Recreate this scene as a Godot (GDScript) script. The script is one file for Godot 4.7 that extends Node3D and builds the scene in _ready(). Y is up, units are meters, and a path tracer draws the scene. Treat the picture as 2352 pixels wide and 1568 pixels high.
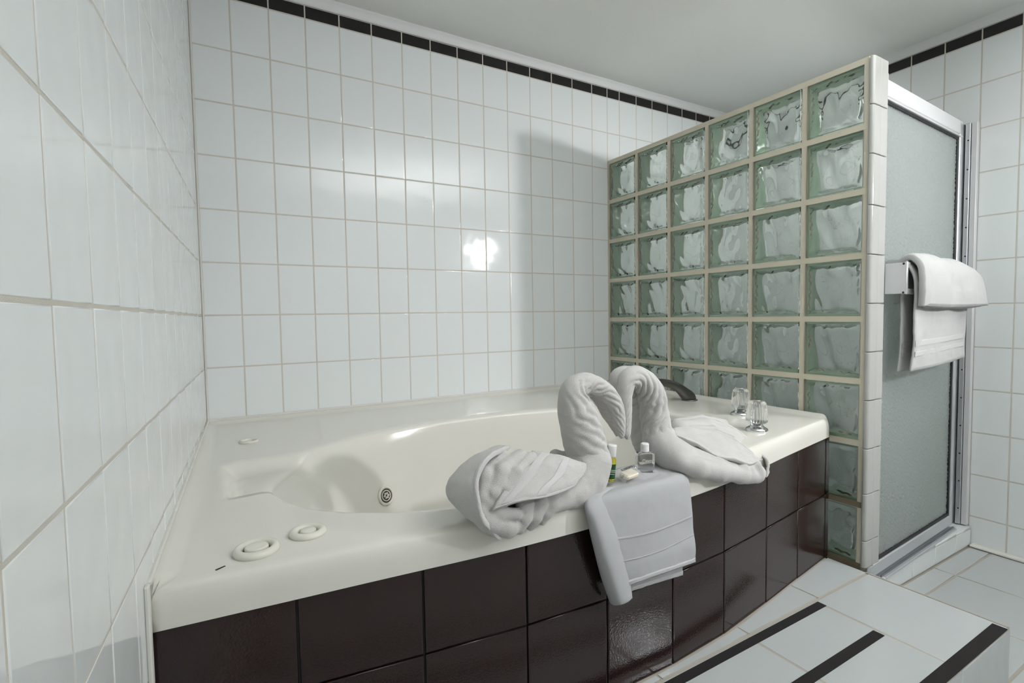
extends Node3D

const LEFT_SLANT := -0.0639      # the left wall stands a little out of square
const RIGHT_SLANT := -0.0183
const PANEL_X := 1.9907
const PANEL_PITCH := 0.22065
const PANEL_STEP := 0.2222
const PANEL_TOP := 1.9704
const STEP_Y := 0.201
const KEY := 3.5
const SOFT := 0.35
const UP := 12.0
const STRIP := 0.32

var M := {}
var meshes := {}
var rng := RandomNumberGenerator.new()


func _ready() -> void:
	rng.seed = 7
	# ---- camera, air, light, exposure
	var cam := Camera3D.new()
	cam.name = "camera"
	cam.position = Vector3(0.02954, 1.11823, 2.25207)
	cam.basis = Basis(Vector3.UP, -0.529790) * Basis(Vector3.RIGHT, -0.050062) * Basis(Vector3.BACK, -0.016096)
	cam.fov = 67.4164
	cam.near = 0.02
	cam.far = 50.0
	add_child(cam)
	cam.current = true
	var env := Environment.new()
	env.background_mode = Environment.BG_COLOR
	env.background_color = Color(0.0, 0.0, 0.0)
	env.tonemap_mode = Environment.TONE_MAPPER_LINEAR
	env.tonemap_exposure = 0.99
	env.sdfgi_enabled = true
	env.ssao_enabled = true
	env.ssil_enabled = true
	var we := WorldEnvironment.new()
	we.name = "air"
	we.environment = env
	add_child(we)
	room_lamps()
	make_materials()
	# ---- setting
	back_wall()
	left_wall()
	right_wall()
	rest_of_room()
	floor_tiles()
	# ---- things, large to small
	bathtub()
	glass_partition()
	shower_curb()
	shower_enclosure()
	step_platform()
	faucet()
	left_swan()
	right_swan()
	hand_towel()
	toiletries()
	bar_towels()
	wall_hook()


# ------------------------------------------------------------------ helpers
func v(x: float, y: float, z: float) -> Vector3:
	return Vector3(x, y, z)


func tag(o: Node, label: String, category: String, group := "") -> Node:
	o.set_meta("label", label)
	o.set_meta("category", category)
	if group:
		o.set_meta("group", group)
	return o


func thing(called: String, at: Vector3, label: String, category: String, group := "") -> Node3D:
	var o := Node3D.new()
	o.name = called
	o.position = at
	add_child(o, true)
	tag(o, label, category, group)
	return o


func part(called: String, mesh: Mesh, mat: Material, parent: Node, at := Vector3.ZERO, turn := Basis()) -> MeshInstance3D:
	var o := MeshInstance3D.new()
	o.name = called
	o.mesh = mesh
	o.material_override = mat
	o.transform = Transform3D(turn, at)
	parent.add_child(o, true)
	return o


func structure(called: String, mesh: Mesh, mat: Material, at := Vector3.ZERO, turn := Basis()) -> MeshInstance3D:
	var o := part(called, mesh, mat, self, at, turn)
	o.set_meta("kind", "structure")
	return o


# flat shaded box with chamfered edges, centred
func box(size: Vector3, c := 0.0015) -> ArrayMesh:
	var key := "box%.4f,%.4f,%.4f,%.4f" % [size.x, size.y, size.z, c]
	if meshes.has(key):
		return meshes[key]
	var st := SurfaceTool.new()
	st.begin(Mesh.PRIMITIVE_TRIANGLES)
	add_box(st, Vector3.ZERO, size, c)
	st.generate_normals()
	meshes[key] = st.commit()
	return meshes[key]


func add_box(st: SurfaceTool, at: Vector3, size: Vector3, c := 0.0015, turn := Basis()) -> void:
	st.set_smooth_group(-1)
	var h := size * 0.5
	c = minf(c, minf(h.x, minf(h.y, h.z)) * 0.6)
	# 24 corner points: for each corner three points, one on each face
	var p := {}
	for sx in [-1, 1]:
		for sy in [-1, 1]:
			for sz in [-1, 1]:
				p[[sx, sy, sz, 0]] = at + turn * Vector3(sx * h.x, sy * (h.y - c), sz * (h.z - c))
				p[[sx, sy, sz, 1]] = at + turn * Vector3(sx * (h.x - c), sy * h.y, sz * (h.z - c))
				p[[sx, sy, sz, 2]] = at + turn * Vector3(sx * (h.x - c), sy * (h.y - c), sz * h.z)
	for s in [-1, 1]:
		face(st, at, [p[[s, -1, -1, 0]], p[[s, 1, -1, 0]], p[[s, 1, 1, 0]], p[[s, -1, 1, 0]]])
		face(st, at, [p[[-1, s, -1, 1]], p[[1, s, -1, 1]], p[[1, s, 1, 1]], p[[-1, s, 1, 1]]])
		face(st, at, [p[[-1, -1, s, 2]], p[[1, -1, s, 2]], p[[1, 1, s, 2]], p[[-1, 1, s, 2]]])
		for r in [-1, 1]:
			face(st, at, [p[[s, r, -1, 0]], p[[s, r, 1, 0]], p[[s, r, 1, 1]], p[[s, r, -1, 1]]])
			face(st, at, [p[[s, -1, r, 0]], p[[s, 1, r, 0]], p[[s, 1, r, 2]], p[[s, -1, r, 2]]])
			face(st, at, [p[[-1, s, r, 1]], p[[1, s, r, 1]], p[[1, s, r, 2]], p[[-1, s, r, 2]]])
			for q in [-1, 1]:
				face(st, at, [p[[s, r, q, 0]], p[[s, r, q, 1]], p[[s, r, q, 2]]])


# polygon wound so that it faces away from inside
func face(st: SurfaceTool, inside: Vector3, pts: Array) -> void:
	var n: Vector3 = (pts[2] - pts[0]).cross(pts[1] - pts[0])
	var mid := Vector3.ZERO
	for q in pts:
		mid += q
	mid /= pts.size()
	var order := pts
	if n.dot(mid - inside) < 0.0:
		order = pts.duplicate()
		order.reverse()
	for i in range(1, order.size() - 1):
		st.add_vertex(order[0])
		st.add_vertex(order[i])
		st.add_vertex(order[i + 1])


# a glazed tile with rounded edges; back at z = 0, face at z = d
func tile(w: float, h: float, d := 0.007, soft := 0.0026) -> ArrayMesh:
	var key := "tile%.4f,%.4f,%.4f,%.4f" % [w, h, d, soft]
	if meshes.has(key):
		return meshes[key]
	var vs := PackedVector3Array()
	var ns := PackedVector3Array()
	var ix := PackedInt32Array()
	var rings := [[0.0, 0.0, 0.0], [0.0, d - soft * 0.75, 0.12], [soft * 0.3, d - soft * 0.25, 0.75], [soft, d, 1.0]]
	for r in rings:
		for c in [[-1, -1], [1, -1], [1, 1], [-1, 1]]:
			vs.append(Vector3(c[0] * (w * 0.5 - r[0]), c[1] * (h * 0.5 - r[0]), r[1]))
			var side := Vector3(c[0], c[1], 0).normalized()
			ns.append((side * (1.0 - r[2]) + Vector3(0, 0, r[2])).normalized())
	for k in 3:
		for i in 4:
			var a := k * 4 + i
			var b := k * 4 + (i + 1) % 4
			ix.append_array([a, b + 4, b, a, a + 4, b + 4])
	ix.append_array([12, 14, 13, 12, 15, 14])
	meshes[key] = from_arrays(vs, ns, ix)
	return meshes[key]


func from_arrays(vs: PackedVector3Array, ns: PackedVector3Array, ix: PackedInt32Array) -> ArrayMesh:
	var a := []
	a.resize(Mesh.ARRAY_MAX)
	a[Mesh.ARRAY_VERTEX] = vs
	a[Mesh.ARRAY_NORMAL] = ns
	a[Mesh.ARRAY_INDEX] = ix
	var m := ArrayMesh.new()
	m.add_surface_from_arrays(Mesh.PRIMITIVE_TRIANGLES, a)
	return m


# smooth normals for an indexed mesh (front faces clockwise)
func smooth(vs: PackedVector3Array, ix: PackedInt32Array) -> PackedVector3Array:
	var ns := PackedVector3Array()
	ns.resize(vs.size())
	for i in range(0, ix.size(), 3):
		var a := vs[ix[i]]
		var n := (vs[ix[i + 2]] - a).cross(vs[ix[i + 1]] - a)
		ns[ix[i]] += n
		ns[ix[i + 1]] += n
		ns[ix[i + 2]] += n
	for i in ns.size():
		ns[i] = ns[i].normalized() if ns[i].length_squared() > 1e-20 else Vector3.UP
	return ns


# rows of rings (each closed) into a smooth mesh, ends closed by fans
func rings_mesh(rings: Array, close_start := true, close_end := true, flip := false) -> ArrayMesh:
	var vs := PackedVector3Array()
	var ix := PackedInt32Array()
	var n: int = rings[0].size()
	for r in rings:
		for q in r:
			vs.append(q)
	for k in rings.size() - 1:
		for i in n:
			var a := k * n + i
			var b := k * n + (i + 1) % n
			if flip:
				ix.append_array([a, b, b + n, a, b + n, a + n])
			else:
				ix.append_array([a, b + n, b, a, a + n, b + n])
	for e in 2:
		if (e == 0 and not close_start) or (e == 1 and not close_end):
			continue
		var at := 0 if e == 0 else (rings.size() - 1) * n
		var mid := Vector3.ZERO
		for i in n:
			mid += vs[at + i]
		vs.append(mid / n)
		var c := vs.size() - 1
		for i in n:
			var j := (i + 1) % n
			if (e == 0) != flip:
				ix.append_array([c, at + i, at + j])
			else:
				ix.append_array([c, at + j, at + i])
	return from_arrays(vs, smooth(vs, ix), ix)


# profile of (radius, height) turned round the y axis; flute makes a scalloped outline
func lathe(profile: Array, n := 32, flutes := 0, depth := 0.0) -> ArrayMesh:
	var rings := []
	for p in profile:
		var r := []
		for i in n:
			var a := TAU * i / n
			var rad: float = maxf(p[0], 0.0002)
			if flutes and p.size() > 2:
				rad -= depth * p[2] * (0.5 - 0.5 * cos(a * flutes))
			r.append(Vector3(cos(a) * rad, p[1], sin(a) * rad))
		rings.append(r)
	return rings_mesh(rings, true, true, true)


func crom(p: Array, t: float):
	var n := p.size()
	var x := clampf(t, 0.0, 1.0) * (n - 1)
	var i := mini(int(x), n - 2)
	var f := x - i
	var b = p[i]
	var c = p[i + 1]
	var a = p[i - 1] if i > 0 else b * 2.0 - c
	var d = p[i + 2] if i + 2 < n else c * 2.0 - b
	return (b * 2.0 + (c - a) * f + (a * 2.0 - b * 5.0 + c * 4.0 - d) * f * f + (b * 3.0 - a - c * 3.0 + d) * f * f * f) * 0.5


# a tube along points; bump(s, angle) is added to the radius; squash flattens across the second axis
func tube(pts: Array, radii: Array, along: int, around: int, bump = null, squash := 1.0, start_up := Vector3.UP) -> ArrayMesh:
	var rings := []
	var last := Vector3.ZERO
	var side := Vector3.ZERO
	for k in along + 1:
		var s := float(k) / along
		var p: Vector3 = crom(pts, s)
		var dir: Vector3 = (crom(pts, minf(s + 0.004, 1.0)) - crom(pts, maxf(s - 0.004, 0.0))).normalized()
		if k == 0:
			side = start_up.cross(dir).normalized()
		else:
			side = (side - dir * side.dot(dir)).normalized()
		var other := dir.cross(side)
		var rad: float = maxf(crom(radii, s), 0.0004)
		var ring := []
		for i in around:
			var a := TAU * i / around
			var r := rad
			if bump != null:
				r = maxf(rad + bump.call(s, a, p, rad), 0.0003)
			ring.append(p + side * cos(a) * r + other * sin(a) * r * squash)
		rings.append(ring)
	return rings_mesh(rings, true, true, false)


# cloth: control rows made into a smooth sheet with thickness and rounded edges
func cloth(rows: Array, nu: int, nv: int, thick: float, ruffle := 0.0, freq := 14.0, hem := 0.0) -> ArrayMesh:
	var noise := FastNoiseLite.new()
	noise.seed = int(nu * 13 + nv)
	noise.frequency = freq
	noise.noise_type = FastNoiseLite.TYPE_SIMPLEX_SMOOTH
	var P := []
	for i in nu + 1:
		var cols := []
		for r in rows:
			cols.append(crom(r, float(i) / nu))
		var line := []
		for j in nv + 1:
			line.append(crom(cols, float(j) / nv))
		P.append(line)
	var N := []
	for i in nu + 1:
		var line := []
		for j in nv + 1:
			var du: Vector3 = P[mini(i + 1, nu)][j] - P[maxi(i - 1, 0)][j]
			var dv: Vector3 = P[i][mini(j + 1, nv)] - P[i][maxi(j - 1, 0)]
			line.append(du.cross(dv).normalized())
		N.append(line)
	var rings := []
	for i in nu + 1:
		var front := []
		var back := []
		for j in nv + 1:
			var p: Vector3 = P[i][j]
			var n: Vector3 = N[i][j]
			var e := minf(minf(float(i), float(nu - i)) / nu, minf(float(j), float(nv - j)) / nv)
			var t := thick * 0.5
			if e < 0.02:
				t *= 0.55
			if hem > 0.0 and e > 0.02 and e < hem:
				t *= 1.35
			var w := noise.get_noise_3dv(p) * ruffle
			front.append(p + n * (t + w))
			back.append(p + n * (w - t))
		back.reverse()
		front.append_array(back)
		rings.append(front)
	# close the two ends flat
	var m := nv + 1
	var vs := PackedVector3Array()
	var ix := PackedInt32Array()
	var n := m * 2
	for r in rings:
		for q in r:
			vs.append(q)
	for k in nu:
		for i in n:
			var a := k * n + i
			var b := k * n + (i + 1) % n
			ix.append_array([a, b + n, b, a, a + n, b + n])
	for e in 2:
		var at := 0 if e == 0 else nu * n
		for j in m - 1:
			var a := at + j
			var b := at + j + 1
			var c := at + n - 1 - j
			var d := at + n - 2 - j
			if e == 0:
				ix.append_array([a, b, d, a, d, c])
			else:
				ix.append_array([a, d, b, a, c, d])
	return from_arrays(vs, smooth(vs, ix), ix)


# soft folds: chains of tapered capsules joined smoothly, meshed as surface nets
func folds_mesh(chains: Array, cell: float, rough := 0.0) -> ArrayMesh:
	var lo := Vector3.ONE * 1e9
	var hi := -lo
	for c in chains:
		for i in c[0].size():
			var r: Vector3 = Vector3.ONE * (c[1][i] + 0.012)
			lo = lo.min(c[0][i] - r)
			hi = hi.max(c[0][i] + r)
	var nx := int((hi.x - lo.x) / cell) + 2
	var ny := int((hi.y - lo.y) / cell) + 2
	var nz := int((hi.z - lo.z) / cell) + 2
	var f := PackedFloat32Array()
	f.resize(nx * ny * nz)
	f.fill(1.0)
	for c in chains:
		var k: float = c[2]
		for i in c[0].size() - 1:
			var a: Vector3 = c[0][i]
			var b: Vector3 = c[0][i + 1]
			var ra: float = c[1][i]
			var rb: float = c[1][i + 1]
			var ab := b - a
			var l2 := maxf(ab.length_squared(), 1e-9)
			var margin := maxf(k, 0.006) + cell
			var p0 := (a - Vector3.ONE * (ra + margin)).min(b - Vector3.ONE * (rb + margin))
			var p1 := (a + Vector3.ONE * (ra + margin)).max(b + Vector3.ONE * (rb + margin))
			var i0 := Vector3i(((p0 - lo) / cell).floor()).clamp(Vector3i.ZERO, Vector3i(nx - 1, ny - 1, nz - 1))
			var i1 := Vector3i(((p1 - lo) / cell).ceil()).clamp(Vector3i.ZERO, Vector3i(nx - 1, ny - 1, nz - 1))
			for z in range(i0.z, i1.z + 1):
				for y in range(i0.y, i1.y + 1):
					var row := (z * ny + y) * nx
					for x in range(i0.x, i1.x + 1):
						var p := lo + Vector3(x, y, z) * cell
						var h := clampf((p - a).dot(ab) / l2, 0.0, 1.0)
						var d := p.distance_to(a + ab * h) - lerpf(ra, rb, h)
						var o := f[row + x]
						var m := maxf(k - absf(d - o), 0.0)
						f[row + x] = minf(d, o) - m * m / (k * 4.0)
	if rough > 0.0:
		var noise := FastNoiseLite.new()
		noise.frequency = 24.0
		noise.noise_type = FastNoiseLite.TYPE_SIMPLEX_SMOOTH
		for z in nz:
			for y in ny:
				var row := (z * ny + y) * nx
				for x in nx:
					if absf(f[row + x]) < 0.03:
						f[row + x] += rough * noise.get_noise_3dv((lo + Vector3(x, y, z) * cell) * Vector3(1, 0.6, 1))
	var vs := PackedVector3Array()
	var ix := PackedInt32Array()
	var at := PackedInt32Array()
	at.resize(f.size())
	at.fill(-1)
	var corner := [0, 1, nx, nx + 1, nx * ny, nx * ny + 1, nx * ny + nx, nx * ny + nx + 1]
	var edges := [[0, 1], [2, 3], [4, 5], [6, 7], [0, 2], [1, 3], [4, 6], [5, 7], [0, 4], [1, 5], [2, 6], [3, 7]]
	for z in nz - 1:
		for y in ny - 1:
			for x in nx - 1:
				var g := (z * ny + y) * nx + x
				var mask := 0
				for q in 8:
					if f[g + corner[q]] < 0.0:
						mask |= 1 << q
				if mask == 0 or mask == 255:
					continue
				var sum := Vector3.ZERO
				var cnt := 0
				for e in edges:
					var fa := f[g + corner[e[0]]]
					var fb := f[g + corner[e[1]]]
					if (fa < 0.0) != (fb < 0.0):
						var w := fa / (fa - fb)
						var ca := Vector3(e[0] & 1, (e[0] >> 1) & 1, e[0] >> 2)
						var cb := Vector3(e[1] & 1, (e[1] >> 1) & 1, e[1] >> 2)
						sum += ca.lerp(cb, w)
						cnt += 1
				at[g] = vs.size()
				vs.append(lo + (Vector3(x, y, z) + sum / cnt) * cell)
	var steps := [1, nx, nx * ny]
	for z in range(1, nz - 1):
		for y in range(1, ny - 1):
			for x in range(1, nx - 1):
				var g := (z * ny + y) * nx + x
				var inside := f[g] < 0.0
				for ax in 3:
					if inside == (f[g + steps[ax]] < 0.0):
						continue
					var s1: int = steps[(ax + 1) % 3]
					var s2: int = steps[(ax + 2) % 3]
					var a := at[g]
					var b := at[g - s1]
					var c := at[g - s1 - s2]
					var d := at[g - s2]
					if a < 0 or b < 0 or c < 0 or d < 0:
						continue
					if inside:
						ix.append_array([a, c, b, a, d, c])
					else:
						ix.append_array([a, b, c, a, c, d])
	return from_arrays(vs, smooth(vs, ix), ix)


# ------------------------------------------------------------------ materials
func noise_map(freq: float, seed_: int, size := 512, octaves := 2, type := FastNoiseLite.TYPE_SIMPLEX_SMOOTH) -> NoiseTexture2D:
	var n := FastNoiseLite.new()
	n.seed = seed_
	n.frequency = freq
	n.noise_type = type
	n.fractal_octaves = octaves
	var t := NoiseTexture2D.new()
	t.width = size
	t.height = size
	t.seamless = true
	t.noise = n
	return t


func mat(called: String, linear: Vector3, rough: float, metal := 0.0) -> StandardMaterial3D:
	var m := StandardMaterial3D.new()
	m.resource_name = called
	m.albedo_color = Color(linear.x, linear.y, linear.z).linear_to_srgb()
	m.roughness = rough
	m.metallic = metal
	M[called] = m
	return m


func relief(m: StandardMaterial3D, map: Texture2D, cm: float, per_metre: float, world := true) -> void:
	m.heightmap_enabled = true
	m.heightmap_texture = map
	m.heightmap_scale = cm
	m.uv1_triplanar = true
	m.uv1_world_triplanar = world
	m.uv1_scale = Vector3.ONE * per_metre


func make_materials() -> void:
	var wavy := noise_map(0.010, 3, 512, 1)
	var peel := noise_map(0.035, 5, 512, 2)
	var terry := noise_map(0.085, 9, 512, 2)
	var grainy := noise_map(0.12, 11, 256, 3)
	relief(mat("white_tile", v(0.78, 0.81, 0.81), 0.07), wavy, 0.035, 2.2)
	relief(mat("floor_tile", v(0.47, 0.495, 0.495), 0.16), wavy, 0.03, 2.6)
	relief(mat("black_tile", v(0.007, 0.0055, 0.0055), 0.12), wavy, 0.03, 2.2)
	relief(mat("brown_tile", v(0.022, 0.0105, 0.0095), 0.13), peel, 0.02, 9.0)
	relief(mat("grout", v(0.60, 0.57, 0.51), 0.9), grainy, 0.03, 20.0)
	relief(mat("floor_grout", v(0.40, 0.365, 0.31), 0.9), grainy, 0.04, 20.0)
	relief(mat("dirty_mortar", v(0.21, 0.165, 0.11), 0.9), grainy, 0.05, 16.0)
	relief(mat("dark_grout", v(0.012, 0.009, 0.009), 0.35), grainy, 0.03, 20.0)
	relief(mat("mortar", v(0.66, 0.61, 0.49), 0.9), grainy, 0.04, 16.0)
	relief(mat("painted_plaster", v(0.85, 0.862, 0.83), 0.75), grainy, 0.04, 4.0)
	relief(mat("bead_plaster", v(0.74, 0.75, 0.75), 0.5), grainy, 0.05, 8.0)
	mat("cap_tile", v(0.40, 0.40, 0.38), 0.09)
	mat("acrylic", v(0.735, 0.715, 0.655), 0.14)
	mat("fitting", v(0.74, 0.72, 0.64), 0.25)
	mat("recess_shade", v(0.05, 0.04, 0.03), 0.6)  # dark tone painted for the shade inside small recesses
	var t := mat("terry", v(0.575, 0.56, 0.545), 1.0)
	relief(t, terry, 0.14, 13.0)
	t.rim_enabled = true
	t.rim = 0.5
	t.rim_tint = 0.5
	var tw := mat("terry_white", v(0.48, 0.48, 0.475), 1.0)
	relief(tw, terry, 0.09, 11.0)
	mat("terry_band", v(0.50, 0.50, 0.495), 0.9)
	relief(M.terry_band, weave_map(), 0.04, 40.0)
	tw.rim_enabled = true
	tw.rim = 0.4
	var w := mat("woven", v(0.575, 0.565, 0.56), 0.95)
	relief(w, weave_map(), 0.045, 45.0)
	var wf := mat("flat_weave", v(0.42, 0.423, 0.435), 1.0)
	relief(wf, weave_map(), 0.028, 62.0)
	mat("flat_hem", v(0.46, 0.46, 0.468), 1.0)
	relief(M.flat_hem, weave_map(), 0.035, 40.0)
	mat("hem_cloth", v(0.57, 0.56, 0.55), 0.95)
	relief(M.hem_cloth, weave_map(), 0.035, 40.0)
	mat("chrome", v(0.72, 0.73, 0.74), 0.12, 1.0)
	mat("tarnished", v(0.16, 0.155, 0.15), 0.32, 1.0)
	var al := mat("aluminium", v(0.72, 0.73, 0.76), 0.42, 0.85)
	relief(al, grainy, 0.01, 10.0)
	mat("dull_metal", v(0.22, 0.23, 0.24), 0.5, 0.7)
	mat("white_metal", v(0.74, 0.74, 0.75), 0.32, 0.2)
	mat("gasket", v(0.012, 0.012, 0.014), 0.5)
	mat("caulk", v(0.70, 0.69, 0.64), 0.5)
	mat("anti_slip", v(0.012, 0.010, 0.010), 0.95)
	relief(M.anti_slip, grainy, 0.03, 30.0)
	var gl := mat("block_glass", v(0.955, 0.985, 0.962), 0.0)
	gl.refraction_enabled = true
	gl.refraction_scale = 0.05
	gl.albedo_color.a = 0.0
	gl.transparency = BaseMaterial3D.TRANSPARENCY_ALPHA
	mat("block_edge", v(0.53, 0.70, 0.54), 0.12)
	var kn := mat("clear_acrylic", v(0.97, 0.97, 0.97), 0.02)
	kn.refraction_enabled = true
	kn.refraction_scale = 0.05
	kn.albedo_color.a = 0.0
	kn.transparency = BaseMaterial3D.TRANSPARENCY_ALPHA
	var oil := mat("oil", v(0.80, 0.74, 0.10), 0.02)
	oil.refraction_enabled = true
	oil.refraction_scale = 0.04
	oil.albedo_color.a = 0.0
	oil.transparency = BaseMaterial3D.TRANSPARENCY_ALPHA
	var wrap := mat("clear_wrap", v(0.95, 0.95, 0.93), 0.05)
	wrap.transparency = BaseMaterial3D.TRANSPARENCY_ALPHA
	wrap.albedo_color.a = 0.12
	var pane := mat("obscure_glass", v(0.47, 0.49, 0.49), 0.11)
	pane.resource_name = "obscure_glass"
	pane.transparency = BaseMaterial3D.TRANSPARENCY_ALPHA
	pane.albedo_color.a = 0.55
	pane.backlight_enabled = true
	pane.backlight = Color(0.975, 1.0, 0.99)
	mat("soap", v(0.80, 0.72, 0.58), 0.35)
	mat("cap_plastic", v(0.80, 0.80, 0.79), 0.3)
	mat("green_label", v(0.006, 0.055, 0.012), 0.4)
	mat("white_ink", v(0.75, 0.80, 0.72), 0.6)
	mat("black_ink", v(0.02, 0.02, 0.02), 0.6)
	mat("grey_ink", v(0.62, 0.62, 0.60), 0.6)
	mat("chip", v(0.02, 0.018, 0.015), 0.8)


func weave_map() -> ImageTexture:
	if meshes.has("weave"):
		return meshes["weave"]
	var im := Image.create(128, 128, false, Image.FORMAT_RGB8)
	for y in 128:
		for x in 128:
			var a := sin(TAU * x / 16.0 + (PI if (y / 8) % 2 else 0.0))
			var b := absf(sin(TAU * y / 16.0))
			var h := 0.5 + 0.25 * a + 0.25 * b
			im.set_pixel(x, y, Color(h, h, h))
	meshes["weave"] = ImageTexture.create_from_image(im)
	return meshes["weave"]


# ------------------------------------------------------------------ light
func room_lamps() -> void:
	# unseen main lamp behind the camera, placed to light the tub and back wall
	var at := Vector3(2.84, 1.885, 3.28)
	var aim := (Vector3(1.25, 1.05, 0.0) - at).normalized()
	var lamp := thing("unseen_main_lamp", at, "unseen rectangular lamp on a black stand behind the camera, placed to light the bathtub", "lamp")
	var glow := mat("lamp_glow", v(0.9, 0.9, 0.88), 0.4)
	glow.emission_enabled = true
	glow.emission = Color(1.0, 0.99, 0.97)
	glow.emission_energy_multiplier = 5.0
	var soft := mat("unseen_panel_glow", v(0.85, 0.85, 0.85), 0.7)
	soft.emission_enabled = true
	soft.emission = Color(1.0, 0.99, 0.97)
	soft.emission_energy_multiplier = 0.4
	var shell := mat("lamp_shell", v(0.7, 0.7, 0.7), 0.3)
	var black := mat("lamp_black", v(0.02, 0.02, 0.02), 0.4)
	var turn := Basis.looking_at(aim) * Basis(Vector3.RIGHT, -PI / 2)
	part("bulb_face", lathe([[0.0, 0.0], [0.045, 0.0], [0.042, 0.008], [0.026, 0.014], [0.0, 0.016]], 32), glow, lamp, Vector3.ZERO, turn)
	part("diffuser", box(v(0.24, 0.30, 0.004), 0.001), soft, lamp, aim * -0.004, Basis.looking_at(aim))
	part("hood", box(v(0.26, 0.32, 0.05), 0.004), black, lamp, aim * -0.035, Basis.looking_at(aim))
	part("pole", lathe([[0.0, -1.87], [0.011, -1.87], [0.011, -0.02], [0.0, -0.02]], 16), black, lamp, v(0.02, 0, 0.07))
	part("foot", lathe([[0.0, -1.884], [0.16, -1.884], [0.16, -1.87], [0.03, -1.86], [0.0, -1.86]], 32), black, lamp, v(0.02, 0, 0.07))
	var sl := AreaLight3D.new()
	sl.name = "unseen_panel_light"
	sl.light_color = Color(0.985, 0.99, 1.0)
	sl.light_energy = SOFT
	sl.area_size = Vector2(0.24, 0.30)
	sl.shadow_enabled = true
	sl.transform = Transform3D(Basis.looking_at(aim), aim * 0.01)
	lamp.add_child(sl)
	var l := SpotLight3D.new()
	l.name = "unseen_spot_light"
	l.light_color = Color(0.985, 0.99, 1.0)
	l.light_energy = KEY
	l.light_size = 0.05
	l.spot_range = 12.0
	l.spot_attenuation = 2.0
	l.spot_angle = 37.0
	l.spot_angle_attenuation = 1.0
	l.shadow_enabled = true
	l.transform = Transform3D(Basis.looking_at(aim), aim * 0.03)
	lamp.add_child(l)
	# fill uplighter added behind the camera to lift the bounce light off the ceiling
	at = Vector3(1.65, 0.0, 2.55)
	var up := thing("added_fill_uplighter", at, "added fill uplighter out of view behind the camera, its open bowl lighting the ceiling", "lamp")
	part("bowl", lathe([[0.0, 1.14], [0.06, 1.15], [0.11, 1.19], [0.138, 1.24], [0.132, 1.24], [0.105, 1.195], [0.055, 1.16], [0.0, 1.152]], 36), shell, up)
	part("pole", lathe([[0.0, 0.0], [0.012, 0.0], [0.012, 1.15], [0.0, 1.15]], 16), shell, up)
	part("foot", lathe([[0.0, 0.001], [0.12, 0.001], [0.12, 0.012], [0.02, 0.022], [0.0, 0.022]], 36), shell, up)
	part("tube_glow", lathe([[0.0, 1.170], [0.080, 1.170], [0.088, 1.185], [0.0, 1.192]], 24), glow, up)
	var a := SpotLight3D.new()
	a.name = "fill_uplight"
	a.light_color = Color(0.985, 0.99, 1.0)
	a.light_energy = UP
	a.light_size = 0.06
	a.spot_range = 12.0
	a.spot_attenuation = 2.0
	a.spot_angle = 57.0
	a.spot_angle_attenuation = 1.0
	a.shadow_enabled = true
	a.transform = Transform3D(Basis(Vector3.RIGHT, PI / 2), v(0, 1.215, 0))
	up.add_child(a)
	# slim fill light added behind the top rail to brighten the shower inside
	at = Vector3(2.55, 1.925, 1.235)
	var strip := thing("added_shower_light", at, "added slim fill light hidden behind the shower door top rail, brightening the shower", "lamp")
	strip.rotation.y = 0.055
	part("housing", box(v(0.62, 0.050, 0.022), 0.003), shell, strip)
	part("diffuser_glow", box(v(0.60, 0.036, 0.008), 0.002), glow, strip, v(0, 0, -0.013))
	var b := AreaLight3D.new()
	b.name = "fill_strip_light"
	b.light_color = Color(0.985, 0.995, 1.0)
	b.light_energy = STRIP
	b.area_size = Vector2(0.60, 0.036)
	b.shadow_enabled = true
	b.transform = Transform3D(Basis(Vector3.RIGHT, -0.38), v(0, 0, -0.019))
	strip.add_child(b)


# ------------------------------------------------------------------ setting
# tiles on a wall: xs and ys are the joint lines in the wall's own axes
func tile_wall(wall: Node3D, xs: Array, ys: Array, skip = null, mat_name := "white_tile", called := "tile", gap := 0.0045, d := 0.007) -> void:
	for i in xs.size() - 1:
		for j in ys.size() - 1:
			var x0: float = minf(xs[i], xs[i + 1]) + gap * 0.5
			var x1: float = maxf(xs[i], xs[i + 1]) - gap * 0.5
			var y0: float = minf(ys[j], ys[j + 1]) + gap * 0.5
			var y1: float = maxf(ys[j], ys[j + 1]) - gap * 0.5
			if x1 - x0 < 0.006 or y1 - y0 < 0.006:
				continue
			if skip != null and skip.call((x0 + x1) * 0.5, (y0 + y1) * 0.5):
				continue
			var tilt := Basis(Vector3.UP, rng.randf_range(-0.0016, 0.0016)) * Basis(Vector3.RIGHT, rng.randf_range(-0.0016, 0.0016))
			part(called, tile(snappedf(x1 - x0, 0.0005), snappedf(y1 - y0, 0.0005), d), M[mat_name], wall, Vector3((x0 + x1) * 0.5, (y0 + y1) * 0.5, -d), tilt)


func rows_down(last: float) -> Array:
	var ys := [2.3317]
	var y := 2.1381
	while y > last + 0.02:
		ys.append(y)
		y -= 0.2
	ys.append(last)
	return ys


func slab(w: float, h: float, d := 0.12) -> ArrayMesh:
	return box(Vector3(w, h, d), 0.0)


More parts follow.
